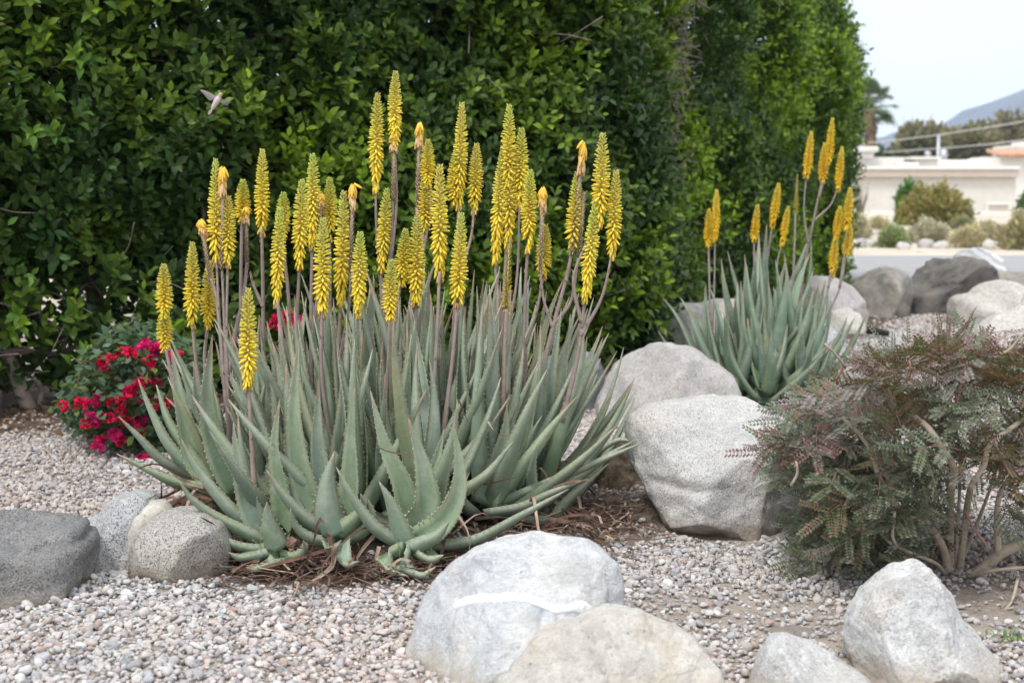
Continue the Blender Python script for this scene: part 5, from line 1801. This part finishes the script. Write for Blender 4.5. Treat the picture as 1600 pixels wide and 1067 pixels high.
while len(frs) < 680:
    tx, ty = rs.uniform(1160, 1760), rs.uniform(485, 940)
    if not in_poly(np.array(tx), np.array(ty), spoly):
        continue
    if tx > 1480 and ty > 760 and rs.random() < 0.8:
        continue
    if ty > 780 and tx > 1440 and rs.random() < 0.5:
        continue
    e = 1 - min(1, ((tx - 1460) / 300) ** 2 + ((ty - 715) / 235) ** 2)
    Yt = 4.15 + rs.uniform(-1, 1) * (0.06 + 0.42 * math.sqrt(max(0, e)))
    p_ = at(tx, ty, Yt)
    if p_.z < 0.05:
        continue
    if noise.noise(p_ * 8.5) < -0.05 and rs.random() < 0.8:
        continue
    d = (p_ - SC)
    d.z = d.z * 0.5
    d = d.normalized() + Vector((rs.gauss(0, 0.45), rs.gauss(0, 0.45), rs.gauss(-0.05, 0.35)))
    d.normalize()
    hgt = (900 - ty) / 420
    u_ = rs.random()
    if ty < 575 + rs.uniform(-35, 35):
        k = 'p' if u_ < 0.5 else ('b' if u_ < 0.75 else ('y' if u_ < 0.88 else 'g'))
    elif ty < 690 + rs.uniform(-50, 30):
        k = 'g' if u_ < 0.66 else ('y' if u_ < 0.82 else ('p' if u_ < 0.91 else 'b'))
    else:
        k = 'g' if u_ < 0.82 else ('y' if u_ < 0.9 else 'b')
    if tx > 1540 and 600 < ty < 800 and rs.random() < 0.55:
        k = 'b'
    if tx < 1215 and ty < 720:
        k = 'p'
    frs.append((p_, d, k, Yt))
frs.sort(key=lambda f: f[3])
for i, (p_, d, k, Yt) in enumerate(frs):
    up = Vector((rs.gauss(0, 0.6), rs.gauss(-0.35, 0.6), 1)).normalized()
    X = d.cross(up).normalized()
    Z = X.cross(d)
    sc = rs.uniform(0.6, 1.05)
    j = rs.randrange(len(FM[k]))
    Mx = Matrix.Translation(p_ - d * 0.11 * sc) @ Matrix((X, d, Z)).transposed().to_4x4() @ Matrix.Scale(sc, 4)
    if i < 300:
        inst('frond', FM[k][j], Mx, sh)
    else:
        V, Fc, C = FG[k][j]
        A = np.array(Mx)
        stuffmb_V.append(V @ A[:3, :3].T + A[:3, 3])
        stuffmb_F.extend([tuple(q + nsv for q in f) for f in Fc])
        stuffmb_C.append(C)
        nsv += len(V)
tag(mk('fronds', np.concatenate(stuffmb_V), stuffmb_F, M['smallleaf'], sh, np.concatenate(stuffmb_C), False), kind='stuff')
BC = (0.40, 0.335, 0.265)
for pts, r0, r1 in [
    ([(1486, 915, 4.1), (1528, 893, 4.08), (1575, 858, 4.05), (1640, 838, 4.05)], 0.027, 0.02),
    ([(1478, 915, 4.1), (1478, 872, 4.08), (1458, 830, 4.02), (1420, 807, 3.95), (1392, 779, 3.86), (1374, 746, 3.82), (1355, 694, 3.84), (1317, 652, 3.8)], 0.02, 0.006),
    ([(1488, 912, 4.12), (1484, 840, 4.08), (1486, 770, 3.86), (1491, 732, 3.78), (1474, 704, 3.75), (1453, 671, 3.76), (1428, 650, 3.9)], 0.016, 0.010),
    ([(1498, 910, 4.12), (1510, 800, 4.05), (1519, 757, 3.82), (1538, 727, 3.78), (1547, 694, 3.78), (1592, 660, 3.84)], 0.014, 0.008),
    ([(1474, 912, 4.08), (1430, 886, 3.95), (1392, 849, 3.9), (1350, 805, 3.9)], 0.011, 0.005),
    ([(1480, 905, 4.1), (1462, 880, 4.0), (1400, 850, 3.8), (1398, 800, 3.8)], 0.009, 0.005),
    ([(1486, 905, 4.1), (1460, 760, 4.2), (1400, 640, 4.2), (1360, 560, 4.2)], 0.008, 0.003),
    ([(1490, 905, 4.15), (1500, 720, 4.3), (1480, 600, 4.3), (1470, 510, 4.3)], 0.008, 0.003),
    ([(1492, 905, 4.15), (1560, 720, 4.3), (1560, 600, 4.2), (1545, 530, 4.15)], 0.008, 0.003),
    ([(1480, 908, 4.1), (1400, 820, 4.25), (1300, 720, 4.2), (1200, 690, 4.15)], 0.012, 0.003),
    ([(1478, 908, 4.1), (1420, 880, 4.1), (1340, 860, 4.05), (1270, 860, 4.0)], 0.011, 0.003),
    ([(1560, 868, 4.05), (1560, 780, 4.1), (1590, 720, 4.1), (1620, 600, 4.1)], 0.014, 0.005),
    ([(1512, 900, 4.0), (1560, 890, 3.9), (1640, 884, 3.85)], 0.009, 0.006),
    ([(1590, 905, 3.85), (1580, 940, 3.75), (1560, 962, 3.7)], 0.006, 0.004),
    ([(1545, 560, 3.9), (1575, 548, 3.88), (1600, 520, 3.86), (1625, 500, 3.86)], 0.007, 0.004),
]:
    mb = MB()
    mb.tube(smooth_path([at(*q) for q in pts], 22), [r0 * 0.8, (r0 + r1) * 0.36, r1 * 0.8], 8, np.array(BC) * rs.uniform(0.85, 1.15))
    mb.build('branch', M['bark'] if False else M['vcol'], sh)
# pruned twig stubs standing out of the foliage
for i in range(26):
    tx, ty = rs.uniform(1240, 1600), rs.uniform(520, 800)
    Yt = 4.05 + rs.uniform(-0.32, 0.2)
    p_ = at(tx, ty, Yt)
    d = Vector((rs.gauss(-0.1, 0.4), rs.gauss(-0.2, 0.3), 0.8)).normalized()
    L_ = rs.uniform(0.04, 0.11)
    mb = MB()
    col_ = np.array([(0.36, 0.29, 0.22), (0.28, 0.15, 0.12), (0.42, 0.35, 0.28)][i % 3])
    mb.tube(smooth_path([p_ - d * L_, p_ - d * L_ * 0.5 + Vector((rs.uniform(-0.01, 0.01), 0, 0)), p_], 6), [0.0045, 0.003], 5, col_)
    mb.build('twig', M['vcol'], sh)
rg = np.random.default_rng(77)
lt = MB()
for i in range(500):
    x, y = 1.25 + rg.normal(0, 0.28), 4.0 + rg.normal(0, 0.22)
    z0 = float(gz(x, y)) + rg.uniform(0.008, 0.03)
    da = rg.uniform(0, 6.28)
    L_ = rg.uniform(0.02, 0.10)
    d = np.array([math.cos(da), math.sin(da), rg.uniform(-0.1, 0.1)])
    sd = np.array([-math.sin(da), math.cos(da), 0]) * rg.uniform(0.0008, 0.002)
    p0 = np.array([x, y, z0])
    lt.add([p0 - sd, p0 + sd, p0 + d * L_], [(0, 1, 2)], np.array(DRY[rg.integers(5)]) * rg.uniform(0.6, 1.3))
tag(lt.build('twig_litter', M['dry']), 'fine dry twig litter on the sand under the feathery shrub', 'litter', kind='stuff')

# small weed beside the wedge boulder
wr = root('weed_tuft', gnd(1570, 1000), 'tiny green weed sprouting in the gravel beside the white wedge boulder', 'weed', None)
for i in range(16):
    b0 = Vector(OFF[wr]) + Vector((rs.gauss(0, 0.02), rs.gauss(0, 0.02), 0))
    d = Vector((rs.gauss(0, 0.5), rs.gauss(0, 0.5), 0.8)).normalized()
    l = rs.uniform(0.02, 0.045)
    P = smooth_path([b0, b0 + d * l * 0.6, b0 + d * l + Vector((0, 0, -0.006))], 5)
    T, Wd, Nm = frames(P, (0.2, -0.6, 0.9))
    w = np.array([0.0015, 0.003, 0.003, 0.002, 0.0003])
    V = np.concatenate([P - Wd * w[:, None], P + Wd * w[:, None]])
    mk('blade', V, [(k, k + 1, k + 6, k + 5) for k in range(4)], M['smallleaf'], wr, np.array((0.12, 0.2, 0.05)))

# ------------------------------------------------------------------ hummingbird
bc = at(339, 158, 6.0)
bird = root('hummingbird', bc, 'small pale buff hummingbird hovering in front of the dark hedge', 'bird', None)
pxm = 6.0 / F
bax = Vector((0.50, 0.15, 0.85)).normalized()         # tail low, head high
bn = Vector((0, -1, 0))
bs = bax.cross(bn).normalized()
bn = bs.cross(bax)
prof_ = [(-0.048, 0.0015), (-0.040, 0.006), (-0.030, 0.0085), (-0.016, 0.0115), (-0.002, 0.0135), (0.008, 0.0128), (0.016, 0.0095), (0.021, 0.0082), (0.027, 0.0095), (0.033, 0.0085), (0.0375, 0.004), (0.040, 0.0018), (0.050, 0.0011), (0.060, 0.0003)]
V, C, Fc = [], [], []
for i, (t, r_) in enumerate(prof_):
    cc = bc + bax * t + bn * (0.004 * math.sin((t + 0.02) * 30))
    for k in range(12):
        a = 2 * math.pi * k / 12
        V.append(cc + (bs * math.cos(a) + bn * math.sin(a)) * r_)
        belly = 0.5 + 0.5 * math.sin(a)
        c = np.array((0.50, 0.44, 0.41)) * belly + np.array((0.26, 0.24, 0.20)) * (1 - belly)
        if t > 0.038:
            c = np.array((0.03, 0.03, 0.03))
        elif t > 0.018:
            c = c * np.array((0.72, 0.72, 0.62))
        C.append(c)
for i in range(len(prof_) - 1):
    for k in range(12):
        k2 = (k + 1) % 12
        Fc.append((i * 12 + k, i * 12 + k2, (i + 1) * 12 + k2, (i + 1) * 12 + k))
body = mk('body', V, Fc, M['bird'], bird, np.array(C))


def feather_fan(name, o, dirs, lens, w, c, parent, nrm):
    mb = MB()
    for d, l in zip(dirs, lens):
        d = Vector(d).normalized()
        x = d.cross(nrm).normalized()
        z = x.cross(d)
        Vv = []
        for f, ww in ((0, 0.35), (0.3, 0.9), (0.65, 1.0), (0.9, 0.6), (1.0, 0.12)):
            p_ = o + d * l * f + z * (0.004 * math.sin(f * 2.5))
            Vv += [p_ - x * w * ww * 0.5, p_ + z * 0.0009 * (1 - f), p_ + x * w * ww * 0.5]
        Ff = []
        for i in range(4):
            a = i * 3
            Ff += [(a, a + 1, a + 4, a + 3), (a + 1, a + 2, a + 5, a + 4)]
        mb.add(Vv, Ff, c)
        o = o + nrm * 0.0004
    mb.build(name, M['birdwing'], parent)


def toward(px_, py_, Y):
    return at(px_, py_, Y)


sh_l = bc + bax * 0.012 - bs * 0.010 * (1 if bs.x > 0 else -1)
sh_r = bc + bax * 0.006 + bs * 0.010 * (1 if bs.x > 0 else -1)
dl, ll = [], []
for k in range(9):
    f = k / 8
    tgt = at(313 + 18 * f * 0.6, 141 + 17 * f, 6.02)
    v = tgt - sh_l
    dl.append(v)
    ll.append(v.length * (1.0 - 0.18 * f))
feather_fan('wing', sh_l, dl, ll, 0.012, (0.30, 0.25, 0.25), bird, Vector((0, -1, 0.2)).normalized())
dl, ll = [], []
for k in range(8):
    f = k / 7
    v = at(361 - 3 * f, 160 + 9 * f, 5.99) - sh_r
    dl.append(v)
    ll.append(v.length * (1 - 0.2 * f))
feather_fan('wing', sh_r, dl, ll, 0.010, (0.16, 0.155, 0.14), bird, Vector((0.1, -0.8, 0.6)).normalized())
tl0 = bc - bax * 0.036
dl = [-bax + bs * (0.09 * (k - 2)) for k in range(5)]
feather_fan('tail', tl0, dl, [0.028, 0.031, 0.033, 0.031, 0.028], 0.006, (0.40, 0.36, 0.32), bird, bn)
eb = MB()
U, FcI = ico(2)
eb.add(U * 0.0014 + np.array(bc + bax * 0.030 + (bn * 0.55 + bs * 0.75) * 0.0085), FcI, (0.01, 0.01, 0.01))
eb.build('eye', M['vcol'], bird)

# ------------------------------------------------------------------ garden light
gl_ = gnd(1372, 530)
gl = root('garden_spotlight', gl_, 'small black garden spotlight on the gravel in front of the weathered boulder', 'spotlight', None)
mb = MB()
mb.tube([gl_ + Vector((-0.085, 0, 0.075)), gl_ + Vector((-0.03, -0.01, 0.065)), gl_ + Vector((0.075, -0.03, 0.045))], [0.034, 0.03, 0.022], 14)
mb.build('lamp_housing', M['darkmetal'], gl)
mb = MB()
mb.tube([gl_ + Vector((0.0, 0, -0.06)), gl_ + Vector((0, 0, 0.045))], [0.006, 0.010], 8)
mb.build('stake', M['darkmetal'], gl)

# ------------------------------------------------------------------ desert across the road
def bush(name, label, cat, x0, x1, ytop, ybot, Y, n, leaf, cols, group=None, stems_n=7, wid=1.0, seed=0, spiky=0.5):
    r = np.random.default_rng(seed + 100)
    b0, b1 = at(x0, ybot, Y), at(x1, ybot, Y)
    cx, rx_ = (b0.x + b1.x) / 2, (b1.x - b0.x) / 2
    H = at(0, ytop, Y).z
    o = root(name, (cx, Y, 0), label, cat, group)
    th = r.uniform(0, 6.283, n)
    rr_ = r.random(n) ** 0.4
    ph = np.arccos(r.uniform(0, 1, n))
    d = np.stack([np.cos(th) * np.sin(ph), np.sin(th) * np.sin(ph), np.cos(ph)], 1)
    lump = np.array([0.85 + 0.32 * noise.noise((q[0] * 2.2 + seed * 3, q[1] * 2.2, q[2] * 2.2)) + 0.18 * noise.noise((q[0] * 6 + seed, q[1] * 6, q[2] * 6)) for q in d])
    P = np.array([cx, Y, 0.02]) + d * (rr_ * lump)[:, None] * np.array([rx_, rx_ * 0.85, H])
    dirs = d * spiky + r.normal(0, 0.5, (n, 3)) + np.array([0, 0, 0.35])
    C = np.array(cols)[r.integers(0, len(cols), n)] * r.uniform(0.7, 1.3, (n, 1))
    f = leaves_from(P, dirs, r.normal(0, 1, (n, 3)) + np.array([0, -0.4, 0.8]), leaf * r.uniform(0.6, 1.3, n), C, 'foliage', M['smallleaf'], o, wid)
    tag(f, kind='stuff')
    for k in range(stems_n):
        a = r.uniform(0, 6.28)
        e = np.array([cx + math.cos(a) * rx_ * 0.6, Y + math.sin(a) * rx_ * 0.5, H * r.uniform(0.5, 0.85)])
        m_ = MB()
        m_.tube(smooth_path([(cx, Y, -0.03), (cx * 0.6 + e[0] * 0.4, Y * 0.6 + e[1] * 0.4, e[2] * 0.45), e], 7), [0.018 * H + 0.006, 0.004], 4, (0.2, 0.16, 0.13))
        m_.build('stem', M['vcol'], o)
    return o


OLIVE = [(0.24, 0.22, 0.06), (0.28, 0.24, 0.08), (0.18, 0.19, 0.05), (0.28, 0.21, 0.09)]
SAGE = [(0.46, 0.43, 0.36), (0.38, 0.38, 0.31), (0.50, 0.44, 0.37)]
STRAW = [(0.60, 0.53, 0.37), (0.50, 0.44, 0.30), (0.45, 0.40, 0.31)]
bush('desert_bush', 'wide olive brown bush in front of the pale house wall', 'bush', 1394, 1522, 284, 352, 52, 9000, 0.17, OLIVE, None, 9, 1, 1)
bush('desert_bush', 'bright green top of a bush rising behind the olive brown one', 'bush', 1396, 1448, 280, 348, 54, 3500, 0.2, [(0.07, 0.16, 0.03), (0.09, 0.19, 0.04)], None, 5, 1.2, 2)
bush('desert_bush', 'small light green shrub on the verge beside a white stone', 'shrub', 1368, 1420, 354, 391, 30, 4200, 0.10, [(0.22, 0.31, 0.11), (0.27, 0.34, 0.16), (0.32, 0.32, 0.19)], None, 5, 0.7, 3, 1.2)
bush('desert_bush', 'low grey sagebrush in the middle of the verge', 'shrub', 1412, 1490, 344, 384, 33, 5600, 0.10, SAGE, None, 7, 0.6, 4, 1.2)
bush('desert_bush', 'straw-coloured dry shrub between the sagebrush and the yellow-green bush', 'shrub', 1480, 1545, 352, 391, 30, 4200, 0.10, STRAW, None, 7, 0.5, 5, 1.2)
bush('desert_bush', 'greyish tan shrub just behind the straw-coloured shrub', 'shrub', 1520, 1566, 344, 378, 35, 3000, 0.11, SAGE + STRAW, None, 5, 0.6, 6, 1.2)
bush('desert_bush', 'rounded yellow-green bush cut off by the frame across the road', 'bush', 1556, 1650, 328, 393, 29, 6500, 0.11, [(0.46, 0.43, 0.22), (0.38, 0.36, 0.18), (0.38, 0.32, 0.24), (0.28, 0.24, 0.20)], None, 7, 0.7, 7, 1.0)
bush('desert_bush', 'pale dry shrub beside the hedge end across the road', 'shrub', 1318, 1362, 334, 376, 36, 2600, 0.11, SAGE + STRAW, None, 5, 0.6, 8, 1.2)
bush('desert_bush', 'small green shrub behind the corner of the pale house', 'shrub', 1588, 1625, 298, 330, 70, 1600, 0.25, [(0.10, 0.17, 0.05)], None, 3, 1, 9)
bush('desert_bush', 'bare twiggy grey shrub against the pale house wall', 'shrub', 1322, 1366, 268, 335, 60, 260, 0.10, SAGE, None, 26, 0.5, 10)
bush('desert_bush', 'low tan tuft at the foot of the house wall', 'shrub', 1352, 1392, 338, 362, 44, 1800, 0.12, STRAW, None, 4, 0.5, 12, 1.2)
bush('desert_bush', 'low pale green tuft below the wide olive bush', 'shrub', 1484, 1524, 338, 358, 45, 1800, 0.12, [(0.28, 0.28, 0.17), (0.24, 0.25, 0.15)], None, 4, 0.5, 13, 1.2)

for (x, y, w, h, Y, mt, lab) in [
    (1411, 386, 11, 8, 29, 'pale', 'small white oval stone on the verge beside the light green shrub'),
    (1447, 382, 15, 10, 30, 'mauve', 'pinkish stone on the verge in front of the sagebrush'),
    (1472, 385, 15, 9, 29.5, 'pale', 'pale slanted stone on the verge next to the pinkish one'),
    (1545, 383, 10, 9, 29, 'pale', 'pale stone on the verge beside the yellow-green bush'),
    (1346, 381, 10, 10, 30, 'mauve', 'grey stone on the verge close to the hedge end'),
    (1363, 382, 8, 8, 30.5, 'pale', 'pale stone on the verge left of the light green shrub'),
    (1440, 394, 9, 4, 27.5, 'pale', 'low flat stone at the road edge below the pinkish one'),
    (1352, 360, 10, 7, 38, 'granite_blue', 'grey-blue stone farther back on the verge beyond the hedge end'),
    (1368, 363, 8, 5, 38, 'pale', 'cream stone farther back on the verge above the light green shrub')]:
    poly = [(x + w * math.cos(a) * random.Random(i + x).uniform(0.85, 1.1), y - h * math.sin(a) * random.Random(i * 3 + x).uniform(0.85, 1.1)) for i, a in enumerate(np.linspace(0, 2 * math.pi, 11)[:-1])]
    boulder('verge_stone', lab, 'stone', poly, Y, w / F * Y * 0.8, RM[mt], 3, 0.05, 2.4, 2, x, 'stones on the verge across the road')

# ------------------------------------------------------------------ house across the road
HY = 78.0


def bpx(mb, x0, x1, y0, y1, Y, d, z0=None):
    a, b = at(x0, y1, Y), at(x1, y0, Y)
    mb.box((a.x, Y, a.z if z0 is None else z0), (b.x, Y + d, b.z))


def bevelled(o, w):
    m_ = o.modifiers.new('bevel', 'BEVEL')
    m_.width = w
    m_.segments = 2
    return o


def part(name, mat, parent, specs, bev=0.03):
    mb = MB()
    for s_ in specs:
        bpx(mb, *s_)
    return bevelled(mb.build(name, mat, parent, False), bev)


house = root('house', (at(1460, 335, HY).x, HY, 0), 'long low cream stucco house with a flat roof across the road', 'house', None)
part('wall', M['stucco'], house, [(1180, 1588, 277, 340, HY, 9, -0.2)])
part('fascia', M['fascia'], house, [(1176, 1592, 265, 277, HY - 0.35, 9.6)], 0.02)
part('coping', M['coping'], house, [(1174, 1594, 260, 265, HY - 0.45, 9.9)], 0.02)
part('plinth', M['coping'], house, [(1180, 1590, 330, 345, HY - 0.12, 9.1, -0.2)], 0.02)
part('recess_panel', M['fascia'], house, [(1545, 1576, 320.5, 331, HY - 0.06, 0.1)], 0.01)
part('panel_frame', M['coping'], house, [(1541, 1545, 317, 331, HY - 0.1, 0.12), (1576, 1580, 317, 331, HY - 0.1, 0.12), (1541, 1580, 317, 320.4, HY - 0.11, 0.12)], 0.01)
r1 = part('raised_parapet', M['stucco'], house, [(1290, 1413, 246, 262, HY + 3, 5)], 0.05)
part('parapet_block', M['stucco'], house, [(1300, 1366, 238, 248, HY + 2.5, 4), (1296, 1374, 229, 238, HY + 2.2, 4.6)], 0.1)
part('parapet_block', M['stucco'], house, [(1430, 1466, 250, 262, HY + 3, 3), (1424, 1472, 245, 250, HY + 2.7, 3.6)], 0.08)
part('roof_slope', M['coping'], house, [(1404, 1436, 254, 262, HY + 2.4, 6), (1466, 1545, 250, 262, HY + 5, 5)], 0.05)
for x0, x1, yt, yb, Y in ((1338, 1352, 207, 230, HY + 4), (1444, 1455, 232, 246, HY + 4)):
    mb = MB()
    a, b = at((x0 + x1) / 2, yb, Y), at((x0 + x1) / 2, yt, Y)
    r_ = (x1 - x0) / 2 / F * Y
    mb.tube([a, a.lerp(b, 0.72)], [r_ * 0.8, r_ * 0.8], 14)
    fl = mb.build('flue', M['metal'], house)
    mb = MB()
    mb.tube([a.lerp(b, 0.74), a.lerp(b, 0.84), a.lerp(b, 0.9), b], [r_ * 0.6, r_ * 0.7, r_ * 1.15, r_ * 0.9], 14)
    mb.build('flue_cap', M['darkmetal'] if x0 > 1400 else M['metal'], house)

HY2 = 92.0
house2 = root('house', (at(1640, 335, HY2).x, HY2, 0), 'pale house with a red tiled roof edge behind the long low one', 'house', None)
part('wall', M['coping'], house2, [(1540, 1760, 247, 335, HY2, 9, -0.2)])
part('upper_wall', M['stucco'], house2, [(1568, 1760, 243, 249, HY2 - 0.6, 7), (1590, 1720, 226, 243, HY2 + 2.0, 5)], 0.1)
rt2 = MB()
a0, a1 = at(1566, 243, HY2 - 0.8), at(1720, 236, HY2 + 2.4)
nrow = 26
for k in range(nrow):
    x = a0.x + (a1.x - a0.x) * (k + 0.5) / nrow
    wv = (a1.x - a0.x) / nrow * 0.52
    mb = MB()
    mb.tube([(x, a0.y, a0.z), (x, a1.y, a1.z)], [wv, wv], 8)
    mb.build('tile', M['tile'], house2)
part('chimney', M['coping'], house2, [(1596, 1624, 222, 230, HY2 + 3, 2)], 0.05)

# low garden wall beyond the shrubs
lw = root('garden_wall', (at(1600, 335, 62).x, 62, 0), 'low pale garden wall running past the corner of the cream house', 'wall', None)
part('wall', M['coping'], lw, [(1585, 1760, 331, 352, 62, 0.4, -0.2)])
part('cap', M['fascia'], lw, [(1583, 1762, 328, 331, 61.9, 0.6)], 0.02)

# ------------------------------------------------------------------ palm and far trees
PY = 105.0
pb = at(1354, 335, PY)
palm = root('palm_tree', (pb.x, PY, 0), 'fan palm with drooping fronds rising beside the hedge end', 'palm tree', None)
pt = at(1357, 170, PY)
mb = MB()
mb.tube(smooth_path([(pb.x, PY, -0.2), (pb.x + 0.1, PY, pt.z * 0.5), (pt.x, PY, pt.z)], 12), [0.42, 0.36, 0.5], 10, (0.25, 0.155, 0.10))
mb.build('trunk', M['vcol'], palm)
mb = MB()
for i in range(70):     # skirt of dead fronds
    a = rs.uniform(0, 6.28)
    z0 = pt.z - rs.uniform(0.1, 1.9)
    r_ = rs.uniform(0.45, 0.8)
    p0 = np.array([pt.x + 0.3 * math.cos(a), PY + 0.3 * math.sin(a), z0])
    p1 = np.array([pt.x + r_ * math.cos(a), PY + r_ * math.sin(a), z0 - 0.9])
    t_ = np.array([-math.sin(a), math.cos(a), 0]) * 0.14
    mb.add([p0 - t_ * 0.4, p0 + t_ * 0.4, p1 + t_, p1 - t_], [(0, 1, 2, 3)], np.array((0.22, 0.14, 0.09)) * rs.uniform(0.6, 1.3))
tag(mb.build('dead_skirt', M['vcol'], palm), kind='stuff')
for i in range(60):
    a = rs.uniform(0, 6.28)
    e = R(rs.uniform(-30, 85))
    mb = MB()
    d = np.array([math.cos(a) * math.cos(e), math.sin(a) * math.cos(e), math.sin(e)])
    o = np.array([pt.x, PY, pt.z])
    hub = o + d * rs.uniform(1.0, 1.7)
    mb.tube([o, hub], [0.035, 0.02], 4, (0.12, 0.14, 0.06))
    x = np.cross(d, (0, 0, 1))
    x /= np.linalg.norm(x) + 1e-6
    z = np.cross(x, d)
    for k in range(15):
        t = (k - 7) / 7 * 1.5
        q = d * math.cos(t) + x * math.sin(t) + z * rs.uniform(-0.1, 0.1)
        l = rs.uniform(0.75, 1.05)
        tip = hub + q * l - np.array([0, 0, 0.30 * l])
        mid = hub + q * l * 0.55
        sd = np.cross(q, z) * 0.085
        mb.add([hub, mid - sd, mid + sd, tip], [(0, 1, 2), (1, 3, 2)], np.array((0.11, 0.15, 0.085)) * rs.uniform(0.6, 1.5))
    mb.build('frond', M['smallleaf'], palm)


def far_tree(label, x0, x1, ytop, Y, n, leaf, cols, seed, airy=1.0, trunk_r=0.16, bare=0):
    r = np.random.default_rng(seed)
    a, b = at(x0, ytop, Y), at(x1, ytop, Y)
    cx, rx_, H = (a.x + b.x) / 2, (b.x - a.x) / 2, a.z
    o = root('desert_tree', (cx, Y, 0), label, 'tree', 'trees behind the houses')
    zb = H * 0.3
    blobs = [(cx + r.uniform(-0.75, 0.75) * rx_, Y + r.uniform(-0.5, 0.5) * rx_, zb + (H - zb) * r.uniform(0.2, 0.78), r.uniform(0.34, 0.58)) for _ in range(16)]
    P, D = [], []
    for k in range(n):
        q = blobs[r.integers(16)]
        d = unit(r.normal(0, 1, 3))
        rad = q[3] * r.random() ** 0.4
        P.append((q[0] + d[0] * rad * rx_, q[1] + d[1] * rad * rx_, q[2] + d[2] * rad * (H - zb) * 0.75))
        D.append(d + np.array([0, 0, 0.2]))
    P = np.array(P)
    P[:, 2] = np.minimum(P[:, 2], H * 1.03)
    C = np.array(cols)[r.integers(0, len(cols), n)] * r.uniform(0.65, 1.35, (n, 1))
    tag(leaves_from(P, np.array(D), r.normal(0, 1, (n, 3)), 1.3 * leaf * r.uniform(0.6, 1.4, n), C, 'crown', M['smallleaf'], o, 1.2), kind='stuff')
    mb = MB()
    mb.tube(smooth_path([(cx, Y, -0.2), (cx + 0.2, Y, H * 0.25), (cx + 0.1, Y, H * 0.5)], 8), [trunk_r, trunk_r * 0.6], 7, (0.16, 0.13, 0.11))
    tk = mb.build('trunk', M['vcol'], o)
    for k in range(8 + bare):
        q = blobs[k % 16]
        top = H * (1.05 + 0.12 * r.random()) if k >= 8 else q[2]
        mb = MB()
        mb.tube(smooth_path([(cx + 0.12, Y, H * 0.35), ((cx + q[0]) / 2, (Y + q[1]) / 2, H * 0.55), (q[0], q[1], top)], 7), [trunk_r * 0.45, 0.02], 4, (0.2, 0.17, 0.15))
        mb.build('branch', M['vcol'], tk)


DESERT = [(0.19, 0.18, 0.10), (0.15, 0.155, 0.08), (0.23, 0.205, 0.13)]
far_tree('bare-topped olive tree standing above the flues of the cream house', 1398, 1470, 200, 125, 2600, 0.5, DESERT, 41, bare=12)
far_tree('broad olive green tree behind the house roof, crossed by the power lines', 1462, 1560, 203, 130, 3600, 0.5, DESERT, 42, bare=2)
far_tree('taller olive brown tree at the frame edge below the mountain', 1530, 1650, 186, 138, 4200, 0.5, [(0.21, 0.185, 0.12), (0.17, 0.16, 0.09), (0.25, 0.21, 0.15)], 43, bare=6)
far_tree('small dark tree peeping out between palm and house roof', 1364, 1392, 238, 120, 800, 0.4, [(0.06, 0.09, 0.04)], 44)
far_tree('dusky tree low behind the bare-topped olive one', 1420, 1500, 214, 150, 2200, 0.5, [(0.10, 0.105, 0.065), (0.13, 0.12, 0.08)], 45)

# power lines
for pts, lab in (([(1330, 226, 62), (1420, 217, 56), (1500, 206, 50), (1600, 190, 44), (1800, 150, 36)], 'upper pale power line slanting across the far trees'),
                 ([(1380, 238, 62), (1470, 232, 56), (1530, 227, 50), (1600, 219, 44), (1800, 190, 36)], 'lower pale power line slanting across the far trees')):
    mb = MB()
    mb.tube(smooth_path([at(*q) for q in pts], 40), [0.017, 0.017], 6)
    tag(mb.build('power_line', M['wire']), lab, 'power line')
up_ = at(1463, 335, 60)
pole = root('utility_pole', (up_.x, 60.0, 0), 'grey utility pole behind the house flue', 'pole', None)
pole.location = (at(1463, 335, 100).x, 100, 0)
OFF[pole] = Vector(pole.location)
pz_ = at(1463, 211, 100).z
mb = MB()
mb.tube([(pole.location.x, 100, -0.3), (pole.location.x, 100, pz_)], [0.13, 0.11], 10)
mb.build('post', M['metal'], pole)
mb = MB()
mb.tube([(pole.location.x + 0.3, 99.7, pz_ - 2.0), (pole.location.x + 0.3, 99.7, pz_ - 1.0)], [0.24, 0.24], 12)
mb.build('transformer', M['metal'], pole)

# ------------------------------------------------------------------ haze
hm = bpy.data.materials.new('haze')
hm.use_nodes = True
t = hm.node_tree
t.nodes.clear()
o_ = t.nodes.new('ShaderNodeOutputMaterial')
v_ = t.nodes.new('ShaderNodeVolumePrincipled')
v_.inputs['Color'].default_value = (0.58, 0.75, 1.0, 1)
v_.inputs['Density'].default_value = 0.00030
v_.inputs['Anisotropy'].default_value = 0.0
t.links.new(v_.outputs[0], o_.inputs['Volume'])
mb = MB()
mb.box((-5200, -400, -3), (6800, 3700, 480))
hz = mb.build('haze', hm, None, False)
tag(hz, 'thin pale blue air between the garden and the mountain', 'haze', kind='stuff')
